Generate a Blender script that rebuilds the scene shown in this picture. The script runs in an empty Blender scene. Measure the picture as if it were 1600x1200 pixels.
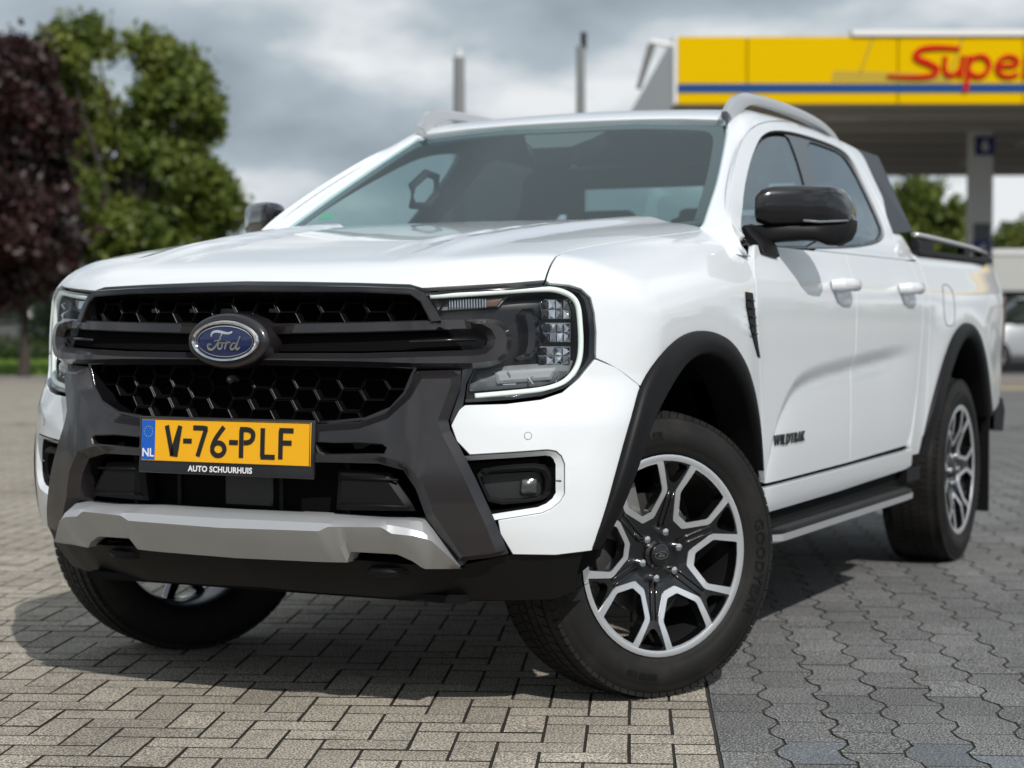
import bpy, bmesh, math, random
import numpy as np
from mathutils import Vector, Matrix
from mathutils.geometry import delaunay_2d_cdt
from mathutils.kdtree import KDTree
random.seed(7); rng = np.random.default_rng(7)
R_ = math.radians
scene = bpy.context.scene
COL = scene.collection

# ------------------------------------------------------------------ camera
CAM = dict(loc=(5.03866, 2.82583, 1.03490), yaw=3.5926025, pitch=-0.0334372, roll=-0.000472, f=3038.494)
cd = bpy.data.cameras.new('camera'); cam = bpy.data.objects.new('camera', cd); COL.objects.link(cam)
cd.sensor_width = 36.0; cd.lens = CAM['f'] * 36 / 1600
cd.clip_start = 0.05; cd.clip_end = 3000
_y, _p = CAM['yaw'], CAM['pitch']
FW = np.array([math.cos(_y) * math.cos(_p), math.sin(_y) * math.cos(_p), math.sin(_p)])
_r = np.array([math.sin(_y), -math.cos(_y), 0.0]); _u = np.cross(_r, FW)
_c, _s = math.cos(CAM['roll']), math.sin(CAM['roll'])
RT = _c * _r + _s * _u; UP = -_s * _r + _c * _u
CL = np.array(CAM['loc'])
cam.matrix_world = Matrix(((RT[0], UP[0], -FW[0], CL[0]), (RT[1], UP[1], -FW[1], CL[1]), (RT[2], UP[2], -FW[2], CL[2]), (0, 0, 0, 1)))
cd.dof.use_dof = True; cd.dof.focus_distance = 4.75; cd.dof.aperture_fstop = 3.4
scene.camera = cam

# ------------------------------------------------------------------ sky and sun
SUN = Vector((0.84, 0.85, 1.0)).normalized()
sun_el = math.asin(SUN.z); sun_az = math.atan2(SUN.y, SUN.x)
w = bpy.data.worlds.new('World'); scene.world = w; w.use_nodes = True
nt = w.node_tree; nt.nodes.clear()
def N(nt, typ, **kw):
    n = nt.nodes.new(typ)
    for k, v in kw.items():
        if k.startswith('i_'):
            key = k[2:]
            key = int(key) if key.isdigit() else key.replace('_', ' ')
            n.inputs[key].default_value = v
        else: setattr(n, k, v)
    return n
def L(nt, a, b): nt.links.new(a, b)
out = N(nt, 'ShaderNodeOutputWorld'); bg = N(nt, 'ShaderNodeBackground'); bg.inputs['Strength'].default_value = 0.1
sky = N(nt, 'ShaderNodeTexSky'); sky.sky_type = 'NISHITA'; sky.sun_disc = False
sky.sun_elevation = sun_el; sky.sun_rotation = math.pi / 2 - sun_az; sky.altitude = 10; sky.air_density = 1.0; sky.dust_density = 1.5
geo = N(nt, 'ShaderNodeTexCoord')
sep = N(nt, 'ShaderNodeSeparateXYZ'); L(nt, geo.outputs['Generated'], sep.inputs[0])
def M(nt, op, a, b=None, clamp=False):
    n = nt.nodes.new('ShaderNodeMath'); n.operation = op; n.use_clamp = clamp
    for i, v in enumerate((a, b)):
        if v is None: continue
        if isinstance(v, (int, float)): n.inputs[i].default_value = v
        else: nt.links.new(v, n.inputs[i])
    return n.outputs[0]
zz = M(nt, 'ADD', M(nt, 'ABSOLUTE', sep.outputs[2]), 0.34)
cx_ = M(nt, 'DIVIDE', sep.outputs[0], zz); cy_ = M(nt, 'DIVIDE', sep.outputs[1], zz)
cmb = N(nt, 'ShaderNodeCombineXYZ'); L(nt, cx_, cmb.inputs[0]); L(nt, cy_, cmb.inputs[1])
mp = N(nt, 'ShaderNodeMapping'); L(nt, cmb.outputs[0], mp.inputs['Vector'])
mp.inputs['Location'].default_value = (2.2, 12.3, 0.0); mp.inputs['Scale'].default_value = (1, 1, 1)
n1 = N(nt, 'ShaderNodeTexNoise', i_Scale=1.25, i_Detail=9.0, i_Roughness=0.5, i_Distortion=0.25); L(nt, mp.outputs[0], n1.inputs['Vector'])
n2 = N(nt, 'ShaderNodeTexNoise', i_Scale=2.1, i_Detail=7.0, i_Roughness=0.5); L(nt, mp.outputs[0], n2.inputs['Vector'])
cov = N(nt, 'ShaderNodeValToRGB'); L(nt, n1.outputs['Fac'], cov.inputs[0])
cov.color_ramp.elements[0].position = 0.31; cov.color_ramp.elements[0].color = (0, 0, 0, 1)
cov.color_ramp.elements[1].position = 0.41; cov.color_ramp.elements[1].color = (1, 1, 1, 1)
shade = N(nt, 'ShaderNodeValToRGB'); L(nt, n2.outputs['Fac'], shade.inputs[0])
e = shade.color_ramp.elements
e[0].position = 0.40; e[0].color = (3.1, 3.7, 4.25, 1)
e[1].position = 0.60; e[1].color = (8.2, 8.5, 8.7, 1)
m_ = e.new(0.5); m_.color = (4.4, 5.1, 5.65, 1)
mix = N(nt, 'ShaderNodeMix'); mix.data_type = 'RGBA'
L(nt, cov.outputs['Color'], mix.inputs[0]); L(nt, sky.outputs[0], mix.inputs[6]); L(nt, shade.outputs[0], mix.inputs[7])
L(nt, mix.outputs[2], bg.inputs['Color']); L(nt, bg.outputs[0], out.inputs[0])
ld = bpy.data.lights.new('sun', 'SUN'); ld.energy = 3.6; ld.angle = R_(0.6); ld.color = (1.0, 0.965, 0.915)
so = bpy.data.objects.new('sun', ld); COL.objects.link(so)
so.rotation_euler = SUN.to_track_quat('Z', 'Y').to_euler(); so.location = SUN * 60
vs = scene.view_settings; vs.view_transform = 'Standard'; vs.look = 'None'; vs.gamma = 1; vs.exposure = 0.0; vs.use_curve_mapping = False
scene.display_settings.display_device = 'sRGB'
scene.cycles.use_denoising = True; scene.cycles.max_bounces = 10; scene.cycles.transparent_max_bounces = 16
scene.cycles.caustics_reflective = False; scene.cycles.caustics_refractive = False

# ------------------------------------------------------------------ materials
MATS = {}
def mat(name, col=(.5, .5, .5), rough=.5, metal=0., coat=0., coat_r=.05, spec=.5, bump=None, mott=None, emit=None):
    """bump=(scale,strength,dist)   mott=(scale, other colour, lo, hi)"""
    if name in MATS: return MATS[name]
    m = bpy.data.materials.new(name); m.use_nodes = True; MATS[name] = m
    t = m.node_tree; b = t.nodes['Principled BSDF']
    b.inputs['Base Color'].default_value = (*col, 1); b.inputs['Roughness'].default_value = rough
    b.inputs['Metallic'].default_value = metal; b.inputs['Coat Weight'].default_value = coat
    b.inputs['Coat Roughness'].default_value = coat_r; b.inputs['Specular IOR Level'].default_value = spec
    tc = N(t, 'ShaderNodeTexCoord')
    if mott:
        n = N(t, 'ShaderNodeTexNoise', i_Scale=mott[0], i_Detail=6.0, i_Roughness=0.6); L(t, tc.outputs['Object'], n.inputs['Vector'])
        r = N(t, 'ShaderNodeValToRGB'); L(t, n.outputs['Fac'], r.inputs[0])
        r.color_ramp.elements[0].position = mott[2]; r.color_ramp.elements[0].color = (*col, 1)
        r.color_ramp.elements[1].position = mott[3]; r.color_ramp.elements[1].color = (*mott[1], 1)
        L(t, r.outputs[0], b.inputs['Base Color'])
    if bump:
        n = N(t, 'ShaderNodeTexNoise', i_Scale=bump[0], i_Detail=4.0); L(t, tc.outputs['Object'], n.inputs['Vector'])
        k = N(t, 'ShaderNodeBump', i_Strength=bump[1], i_Distance=bump[2]); L(t, n.outputs['Fac'], k.inputs['Height'])
        L(t, k.outputs[0], b.inputs['Normal'])
    if emit:
        b.inputs['Emission Color'].default_value = (*emit[0], 1); b.inputs['Emission Strength'].default_value = emit[1]
    return m
def glass(name, tint, rough=0.0, ior=1.5, refl=1.0, haze=0.0, haze_col=(.5, .5, .5), gcol=(1, 1, 1)):
    if name in MATS: return MATS[name]
    m = bpy.data.materials.new(name); m.use_nodes = True; MATS[name] = m
    t = m.node_tree; t.nodes.clear()
    o = N(t, 'ShaderNodeOutputMaterial'); tr = N(t, 'ShaderNodeBsdfTransparent'); gl = N(t, 'ShaderNodeBsdfGlossy')
    tr.inputs[0].default_value = (*tint, 1); gl.inputs['Roughness'].default_value = rough; gl.inputs[0].default_value = (*gcol, 1)
    ge_ = N(t, 'ShaderNodeNewGeometry'); dp = N(t, 'ShaderNodeVectorMath'); dp.operation = 'DOT_PRODUCT'; L(t, ge_.outputs['Normal'], dp.inputs[0]); L(t, ge_.outputs['Incoming'], dp.inputs[1])
    f0 = ((ior - 1) / (ior + 1)) ** 2 * 2     # both faces of the pane
    sch = M(t, 'ADD', M(t, 'MULTIPLY', M(t, 'POWER', M(t, 'SUBTRACT', 1.0, M(t, 'ABSOLUTE', dp.outputs['Value'])), 4.2), 1 - f0), f0)
    mx = N(t, 'ShaderNodeMixShader'); L(t, M(t, 'MULTIPLY', sch, refl, True), mx.inputs[0])
    base = tr.outputs[0]
    if haze:
        df = N(t, 'ShaderNodeBsdfDiffuse'); df.inputs[0].default_value = (*haze_col, 1)
        mh = N(t, 'ShaderNodeMixShader'); mh.inputs[0].default_value = haze
        L(t, tr.outputs[0], mh.inputs[1]); L(t, df.outputs[0], mh.inputs[2]); base = mh.outputs[0]
    L(t, base, mx.inputs[1]); L(t, gl.outputs[0], mx.inputs[2]); L(t, mx.outputs[0], o.inputs[0])
    return m
WHITE = mat('white_paint', (.73, .757, .785), .32, coat=1.0, coat_r=.03, spec=.4)
GUN = mat('dark_grey_metallic_paint', (.025, .0225, .0250), .32, metal=.4, coat=.75, coat_r=.08)
GLOSSB = mat('gloss_black', (.010, .010, .012), .10, coat=.6)
PIANO = mat('dark_gloss_trim', (.007, .0065, .008), .2, metal=.1, coat=.6)
PLAST = mat('black_plastic', (.0062, .0062, .0070), .50, spec=.20, bump=(900, .15, .0006))
MESHB = mat('grille_black', (.0035, .0035, .004), .42, spec=.25)
DARK = mat('dark_cavity', (.004, .004, .0045), .9, spec=.1)
UNDER = mat('underbody', (.005, .005, .005), .8, spec=.2)
RUB = mat('tyre_rubber', (.0105, .0102, .010), .66, spec=.24, bump=(500, .12, .0006), mott=(9, (.026, .023, .020), .50, .80))
RUBT = mat('tyre_letter_rubber', (.004, .004, .004), .40, spec=.35)
ALU = mat('machined_alloy', (.86, .87, .89), .32, metal=.85)
WBLK = mat('wheel_black', (.006, .006, .007), .18, coat=.6)
STEEL = mat('brushed_steel', (.42, .42, .42), .35, metal=1.0)
CHROME = mat('chrome', (.82, .82, .84), .08, metal=1.0)
SILV = mat('silver_paint', (.46, .47, .485), .36, metal=.35, coat=.3, coat_r=.2, bump=(1400, .04, .0003))
RAILM = mat('satin_silver_rail', (.55, .56, .58), .32, metal=.6)
REFL = mat('lamp_reflector', (.75, .76, .78), .12, metal=1.0)
LAMPD = mat('lamp_housing_dark', (.006, .0065, .008), .25)
LAMPG = mat('lamp_housing_grey', (.17, .18, .19), .28, spec=.5)
DRL = mat('light_guide_white', (.80, .88, .82), .25, spec=.6, emit=((.85, 1.0, .88), .10))
AMB = mat('amber_reflector', (.10, .05, .035), .25)
TAILR = mat('tail_lamp_red', (.055, .004, .006), .12, coat=.3)
SEAT = mat('seat_fabric', (.018, .018, .020), .8)
DASH = mat('dashboard_plastic', (.016, .016, .017), .7)
BADGE_BLUE = mat('badge_blue', (.006, .014, .075), .2, coat=.8)
YEL = mat('plate_yellow', (.85, .42, .008), .38, spec=.4)
BLUE = mat('plate_blue', (.006, .10, .50), .4)
INK = mat('plate_ink_black', (.010, .009, .008), .45)
WTXT = mat('white_print', (.78, .78, .78), .5)
GLW = glass('windscreen_glass', (.68, .82, .82), ior=1.55, refl=.62, gcol=(.80, .95, 1.0))
GLS = glass('side_glass', (.70, .79, .77), ior=1.55, refl=1.15, gcol=(.88, .96, 1.0))
GLR = glass('privacy_glass', (.07, .08, .09), ior=1.6, refl=1.15, gcol=(.85, .95, 1.0))
LENS = glass('headlamp_lens', (.93, .94, .95), ior=1.45, refl=.22)

# ------------------------------------------------------------------ object helpers
def link(o, parent=None):
    COL.objects.link(o)
    if parent is not None: o.parent = parent
    return o
def thing(name, label, cat, loc=(0, 0, 0), rz=0., group=None):
    o = bpy.data.objects.new(name, None); link(o); o.location = loc; o.rotation_euler = (0, 0, rz); o.empty_display_size = .2
    o['label'] = label; o['category'] = cat
    if group: o['group'] = group
    return o
def tag(o, label, cat, group=None):
    o['label'] = label; o['category'] = cat
    if group: o['group'] = group
    return o
def mk(name, V, F, m, parent=None, smooth=True, normals=None, angle=None):
    me = bpy.data.meshes.new(name)
    me.from_pydata([tuple(map(float, v)) for v in V], [], [tuple(int(i) for i in f) for f in F]); me.update()
    ms = m if isinstance(m, (list, tuple)) else [m]
    for x in ms: me.materials.append(x)
    if smooth: me.polygons.foreach_set('use_smooth', [True] * len(me.polygons))
    if normals is not None: me.normals_split_custom_set_from_vertices([tuple(map(float, n)) for n in normals])
    elif smooth and angle is not None: me.set_sharp_from_angle(angle=R_(angle))
    return link(bpy.data.objects.new(name, me), parent)
class MB:
    """collects several shapes into one mesh"""
    def __init__(s): s.V = []; s.F = []
    def add(s, V, F):
        k = len(s.V); s.V += [tuple(v) for v in V]; s.F += [tuple(i + k for i in f) for f in F]; return s
    def box(s, lo, hi, M_=None):
        x0, y0, z0 = lo; x1, y1, z1 = hi
        V = [(x0, y0, z0), (x1, y0, z0), (x1, y1, z0), (x0, y1, z0), (x0, y0, z1), (x1, y0, z1), (x1, y1, z1), (x0, y1, z1)]
        if M_ is not None: V = [tuple(M_ @ Vector(v)) for v in V]
        return s.add(V, [(0, 3, 2, 1), (4, 5, 6, 7), (0, 1, 5, 4), (1, 2, 6, 5), (2, 3, 7, 6), (3, 0, 4, 7)])
    def build(s, name, m, parent=None, smooth=False, angle=40, bevel=0):
        o = mk(name, s.V, s.F, m, parent, smooth=smooth or bevel > 0, angle=angle)
        if bevel:
            b = o.modifiers.new('bevel', 'BEVEL'); b.width = bevel; b.segments = 2; b.limit_method = 'ANGLE'; b.angle_limit = R_(35)
        return o
def bxo(name, lo, hi, m, parent=None, bevel=0): return MB().box(lo, hi).build(name, m, parent, bevel=bevel)
def loft(rows, close_u=False, close_v=False, cap=False):
    n = len(rows[0]); V = [p for r in rows for p in r]; F = []; m = len(rows)
    for i in range(m if close_v else m - 1):
        for j in range(n if close_u else n - 1):
            a = i * n + j; b = i * n + (j + 1) % n; c = ((i + 1) % m) * n + (j + 1) % n; d = ((i + 1) % m) * n + j
            F.append((a, b, c, d))
    if cap: F.append(tuple(range(n))[::-1]); F.append(tuple((m - 1) * n + k for k in range(n)))
    return V, F
def tube(pts, r, n=8, closed=False, cap=True, up=(0, 0, 1), asp=1.0):
    P = [Vector(p) for p in pts]; rows = []; k = len(P)
    rr = r if isinstance(r, (list, tuple)) else [r] * k
    for i, p in enumerate(P):
        a = P[(i - 1) % k] if (closed or i > 0) else p; b = P[(i + 1) % k] if (closed or i < k - 1) else p
        t = (b - a).normalized(); s = t.cross(Vector(up))
        s = s.normalized() if s.length > 1e-4 else t.orthogonal().normalized()
        u = s.cross(t).normalized()
        rows.append([tuple(p + s * (math.cos(q) * rr[i]) + u * (math.sin(q) * rr[i] * asp)) for q in [2 * math.pi * j / n for j in range(n)]])
    return loft(rows, close_u=True, close_v=closed, cap=cap and not closed)
def lathe(prof, n=48, axis='y'):
    """prof: (r, h) -> closed ring mesh about the y axis"""
    rows = []
    for r, h in prof:
        rows.append([(r * math.cos(2 * math.pi * j / n), h, r * math.sin(2 * math.pi * j / n)) for j in range(n)])
    return loft(rows, close_u=True)
def pchip(xs, ys):
    xs = np.array(xs, float); ys = np.array(ys, float); h = np.diff(xs); d = np.diff(ys) / h; m = np.zeros_like(xs)
    for i in range(1, len(xs) - 1):
        if d[i - 1] * d[i] > 0:
            w1 = 2 * h[i] + h[i - 1]; w2 = h[i] + 2 * h[i - 1]; m[i] = (w1 + w2) / (w1 / d[i - 1] + w2 / d[i])
    m[0] = d[0]; m[-1] = d[-1]
    def f(x):
        x = np.clip(x, xs[0], xs[-1]); i = np.clip(np.searchsorted(xs, x) - 1, 0, len(h) - 1)
        t = (x - xs[i]) / h[i]; t2 = t * t; t3 = t2 * t
        return (2 * t3 - 3 * t2 + 1) * ys[i] + (t3 - 2 * t2 + t) * h[i] * m[i] + (-2 * t3 + 3 * t2) * ys[i + 1] + (t3 - t2) * h[i] * m[i + 1]
    return f
def sst(a, b, x):
    t = np.clip((x - a) / (b - a), 0, 1); return t * t * (3 - 2 * t)
def smax(a, b, k):
    h = np.maximum(k - np.abs(a - b), 0) / k; return np.maximum(a, b) + h * h * k / 4

# ------------------------------------------------------------------ body surfaces of the truck (vehicle coordinates: x forward, y to its left, z up)
_side = pchip([.20, .30, .42, .48, .55, .62, .75, .90, 1.0, 1.09, 1.145, 1.17, 1.20, 1.26, 1.32], [.80, .86, .905, .922, .932, .938, .944, .950, .954, .955, .951, .943, .932, .912, .885])
_tap = pchip([-4.45, -4.30, -4.05, -3.6, -.5, 0., .3, .45, .6, .75, .9], [-.10, -.055, -.02, 0, 0, .002, 0, -.006, -.025, -.07, -.14])
_zc = pchip([-2.5, -2.0, -1.5, -1.1, -.94, -.82, -.72, -.66, -.6], [.938, .918, .892, .866, .84, .78, .68, .55, .3])
_cabs = pchip([1.20, 1.27, 1.30, 1.40, 1.50, 1.60, 1.66, 1.70, 1.74, 1.80], [.94, .900, .868, .815, .766, .717, .689, .671, .655, .62])
def SIDE(x, z):
    y = _side(z) + _tap(x)
    y = y + .072 * sst(.88, .76, z) * sst(.50, .75, x) * sst(.30, .5, z)
    r = np.sqrt(x * x + (z - .42) ** 2); y = y + .010 * np.exp(-((r - .62) / .16) ** 2) * sst(-.6, -.4, x)
    r = np.sqrt((x + 3.27) ** 2 + (z - .42) ** 2); y = y + .012 * np.exp(-((r - .60) / .16) ** 2) * sst(-2.5, -2.75, x)
    t = _zc(x) - z
    amp = .018 * sst(-2.50, -1.9, x) * sst(-.62, -.70, x)
    y = y - amp * np.where(t > -.02, sst(-.02, .05, t) * np.exp(-np.maximum(t - .03, 0) / .15), 0)
    return y
_fx = pchip([.15, .26, .32, .38, .44, .52, .62, .72, .85, 1.0, 1.06, 1.10, 1.13, 1.17, 1.22], [.71, .73, .77, .81, .835, .855, .862, .856, .843, .834, .827, .82, .808, .77, .69])
_bow = pchip([0, .2, .35, .487, .6, .71, .82, .90, .97, 1.05], [0, .006, .020, .044, .094, .166, .268, .365, .48, .70])
def FRONT(y, z):
    a = np.abs(y); return _fx(z) - _bow(a - .035 * sst(.55, .80, a) * sst(.90, .76, z))
_hood = pchip([-1.2, -.9, -.6, -.2, .2, .5, .68, .80, .88, 1.0], [1.37, 1.360, 1.345, 1.312, 1.266, 1.222, 1.185, 1.152, 1.122, 1.07])
_drop = pchip([0, .3, .5, .62, .70, .78, .86, .94, 1.0], [0, .002, .005, .010, .018, .036, .072, .13, .20])
def TOP(x, y):
    a = np.abs(y); z = _hood(x) - _drop(a)
    yr = .40 + .14 * sst(.6, -.8, x)
    z = z + .017 * sst(yr - .035, yr + .005, a) * sst(yr + .13, yr + .04, a) * sst(.72, .35, x)
    z = z + .007 * sst(yr - .10, yr - .125, a) * sst(.72, .35, x)
    back = 1.285 - .25 * sst(.84, .96, a) * 0
    return np.where(x > -.74, z, np.where(x > -.95, z + (back - z) * sst(-.74, -.95, x), back + .02 * sst(-2.3, -2.6, x)))
def BODY(P):
    x, y, z = P[..., 0], P[..., 1], P[..., 2]; a = np.abs(y)
    f = smax(a - SIDE(x, z), (x - FRONT(y, z)) * .85, .07)
    f = smax(f, (z - TOP(x, y)) * .97, .065)
    return smax(f, -4.36 - x, .10)
def CAB(P):
    x, y, z = P[..., 0], P[..., 1], P[..., 2]; a = np.abs(y)
    W = (x - (-.511 - (z - 1.32) * 1.85 - .06 * y * y)) * .475
    T = z - (1.790 - .050 * (x + 1.82) ** 2 - .060 * y * y)
    S = (a - _cabs(z)) * .9
    f = smax(W, T, .05); f = smax(f, S, .055)
    return smax(f, (-2.70 - x), .06)
def DOOR(P):
    x, y, z = P[..., 0], P[..., 1], P[..., 2]; return np.abs(y) - SIDE(x, z)
def GSIDE(P):
    x, y, z = P[..., 0], P[..., 1], P[..., 2]; a = np.abs(y)
    T = z - (1.790 - .050 * (x + 1.82) ** 2 - .060 * y * y)
    return smax(smax(T, (a - _cabs(z)) * .9, .055), (-2.70 - x), .06)
def BC(P): return -smax(-BODY(P), -CAB(P), .035)
FIELDS = {'B': BODY, 'C': CAB, 'D': DOOR, 'U': BC, 'G': GSIDE}
def grad(f, P, h=1.2e-3):
    g = np.stack([f(P + np.eye(3)[i] * h) - f(P - np.eye(3)[i] * h) for i in range(3)], -1)
    return g / np.maximum(np.linalg.norm(g, axis=-1, keepdims=True), 1e-9)
def march(f, O, D, t0, t1, n, off=0.0):
    """first crossing into f<off walking from t0 to t1"""
    O = np.atleast_2d(O); D = np.atleast_2d(D); ts = np.linspace(t0, t1, n)
    hit = np.full(len(O), np.nan); prev = np.full(len(O), t0); live = np.ones(len(O), bool)
    for t in ts:
        v = f(O + D * t) < off; new = live & v
        hit[new] = t; live &= ~v; prev[live] = t
        if not live.any(): break
    lo = prev.copy(); hi = np.where(np.isnan(hit), t1, hit)
    for _ in range(22):
        m = (lo + hi) / 2; v = f(O + D * m[:, None]) < off
        hi = np.where(v, m, hi); lo = np.where(v, lo, m)
    t = np.where(np.isnan(hit), np.nan, hi); return O + D * t[:, None]
def sight(px, py): return FW + (px - 800) / CAM['f'] * RT - (py - 600) / CAM['f'] * UP
def trace(pts, fld='B', off=0.0):
    """photo measurements -> points on the truck's surface"""
    D = np.array([sight(*p) for p in pts]); O = np.repeat(CL[None], len(D), 0)
    P = march(FIELDS[fld], O, D, 3.0, 12.0, 900, off)
    pts = [list(p) for p in pts]
    for _ in range(10):
        b = np.isnan(P[:, 0])
        if not b.any(): break
        for i in np.where(b)[0]: pts[i][1] += 2.5
        P[b] = march(FIELDS[fld], O[b], np.array([sight(*pts[i]) for i in np.where(b)[0]]), 3.0, 12.0, 900, off)
    if np.isnan(P).any(): print('TRACE MISS', fld, [p for p, q in zip(pts, P) if np.isnan(q[0])])
    return P
def on_plane(px, py, ax, v):
    d = sight(px, py); return CL + d * ((v - CL[ax]) / d[ax])
AXF = -.10
class Dom:
    @staticmethod
    def to(k, P):
        x, y, z = P[:, 0], P[:, 1], P[:, 2]
        if k == 'S': return np.stack([x, z], 1)
        if k == 'T': return np.stack([x, y], 1)
        if k == 'F': return np.stack([np.arctan2(y, x - AXF) * .9, z], 1)
        if k == 'R': return np.stack([x, np.arctan2(z - .85, y - .45) * .45], 1)
        if k == 'Q': return np.stack([x, np.arctan2(z - 1.15, y - .15) * .6], 1)
        if k == 'X': return np.stack([y, z], 1)
    @staticmethod
    def back(k, q, f, off=0.):
        a, b = q[:, 0], q[:, 1]; o = np.zeros_like(a)
        if k == 'S': O = np.stack([a, o, b], 1); D = np.stack([o, o + 1, o], 1); t = 1.3
        elif k == 'T': O = np.stack([a, b, o + .9], 1); D = np.stack([o, o, o + 1], 1); t = 1.3
        elif k == 'F': O = np.stack([o + AXF, o, b], 1); D = np.stack([np.cos(a / .9), np.sin(a / .9), o], 1); t = 1.7
        elif k == 'R': O = np.stack([a, o + .45, o + .85], 1); D = np.stack([o, np.cos(b / .45), np.sin(b / .45)], 1); t = 1.2
        elif k == 'Q': O = np.stack([a, o + .15, o + 1.15], 1); D = np.stack([o, np.cos(b / .6), np.sin(b / .6)], 1); t = 1.5
        elif k == 'X': O = np.stack([o, a, b], 1); D = np.stack([o + 1, o, o], 1); t = 1.6
        return march(f, O, D, t, 0., 90, off)
def dens(P, step, closed=True):
    P = np.asarray(P, float); out_ = []; n = len(P)
    for i in range(n if closed else n - 1):
        a, b = P[i], P[(i + 1) % n]; k = max(1, int(math.ceil(np.linalg.norm(b - a) / step)))
        for j in range(k): out_.append(a + (b - a) * j / k)
    if not closed: out_.append(P[-1])
    return np.array(out_)
def chaikin(P, it=2, closed=True):
    P = np.asarray(P, float)
    for _ in range(it):
        if closed: A = P; B = np.roll(P, -1, 0)
        else: A = P[:-1]; B = P[1:]
        Q = np.empty((2 * len(A), P.shape[1])); Q[0::2] = .75 * A + .25 * B; Q[1::2] = .25 * A + .75 * B
        P = Q if closed else np.vstack([P[:1], Q, P[-1:]])
    return P
def roundc(P, f=.14, it=1):
    P = np.asarray(P, float)
    for _ in range(it):
        A = P; B = np.roll(P, -1, 0); Q = np.empty((2 * len(A), 2)); Q[0::2] = A + (B - A) * f; Q[1::2] = A + (B - A) * (1 - f); P = Q; f *= .6
    return P
def catmull(P, n=6):
    P = np.asarray(P, float); out_ = []; m = len(P)
    for i in range(m - 1):
        a, b, c, d = P[max(i - 1, 0)], P[i], P[i + 1], P[min(i + 2, m - 1)]
        for k in range(n):
            t = k / n; out_.append(.5 * ((2 * b) + (c - a) * t + (2 * a - 5 * b + 4 * c - d) * t * t + (3 * b - a - 3 * c + d) * t ** 3))
    out_.append(P[-1]); return np.array(out_)
def area2(P): return .5 * np.sum(P[:, 0] * np.roll(P[:, 1], -1) - np.roll(P[:, 0], -1) * P[:, 1])
def inset(P, d):
    """positive d moves a ccw polygon inward"""
    s = 1 if area2(P) > 0 else -1
    a = P - np.roll(P, 1, 0); b = np.roll(P, -1, 0) - P
    na = np.stack([-a[:, 1], a[:, 0]], 1); nb = np.stack([-b[:, 1], b[:, 0]], 1)
    na /= np.maximum(np.linalg.norm(na, axis=1, keepdims=True), 1e-9); nb /= np.maximum(np.linalg.norm(nb, axis=1, keepdims=True), 1e-9)
    m = na + nb; l = np.maximum((m * m).sum(1, keepdims=True) / 2, .5)
    return P + s * d * m / l
def inside(P, Q):
    x, y = Q[:, 0], Q[:, 1]; r = np.zeros(len(Q), bool); n = len(P)
    for i in range(n):
        x1, y1 = P[i]; x2, y2 = P[(i + 1) % n]
        if y1 == y2: continue
        c = ((y1 > y) != (y2 > y)) & (x < (x2 - x1) * (y - y1) / (y2 - y1) + x1); r ^= c
    return r
def segdist(P, Q):
    d = np.full(len(Q), 1e9); n = len(P)
    for i in range(n):
        a, b = P[i], P[(i + 1) % n]; ab = b - a; L2 = max(ab @ ab, 1e-12)
        t = np.clip(((Q - a) @ ab) / L2, 0, 1); d = np.minimum(d, np.linalg.norm(Q - a - t[:, None] * ab, axis=1))
    return d
def tri2(outl, holes, step, rings=(), outer_only=False):
    lo = outl.min(0); hi = outl.max(0)
    gx = np.arange(lo[0] + step / 2, hi[0], step); gy = np.arange(lo[1] + step / 2, hi[1], step)
    G = np.array([(x + (step / 2 if j % 2 else 0), y) for j, y in enumerate(gy) for x in gx]) if len(gx) and len(gy) else np.zeros((0, 2))
    if len(G):
        ok = inside(outl, G)
        for h in holes: ok &= ~inside(h, G)
        G = G[ok]
    if len(G):
        ok = segdist(outl, G) > step * .45
        for h in holes: ok &= segdist(h, G) > step * .45
        G = G[ok]
    pts = [outl] + list(holes); E_ = []; k = 0
    for p in pts:
        n = len(p); E_ += [(k + i, k + (i + 1) % n) for i in range(n)]; k += n
    extra = []
    for rg_, dmin in rings:
        d = segdist(outl, rg_)
        for h in ([] if outer_only else holes): d = np.minimum(d, segdist(h, rg_))
        ok = (d > dmin * .93) & inside(outl, rg_); n = len(rg_)
        for h in holes: ok &= ~inside(h, rg_)
        ix = {}
        for i in range(n):
            if ok[i]: ix[i] = k + len(extra); extra.append(rg_[i])
        E_ += [(ix[i], ix[(i + 1) % n]) for i in range(n) if ok[i] and ok[(i + 1) % n]]
    if extra and len(G): G = G[np.min([segdist(r_, G) for r_, _ in rings], 0) > step * .3]
    allp = np.vstack(pts + ([np.array(extra)] if extra else []) + ([G] if len(G) else []))
    r = delaunay_2d_cdt([Vector(p) for p in allp], E_, [], 0, 1e-7)
    V = np.array([tuple(v) for v in r[0]]); F = np.array([tuple(f) for f in r[2] if len(f) == 3])
    c = V[F].mean(1); ok = inside(outl, c)
    for h in holes: ok &= ~inside(h, c)
    return V, F[ok]
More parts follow.
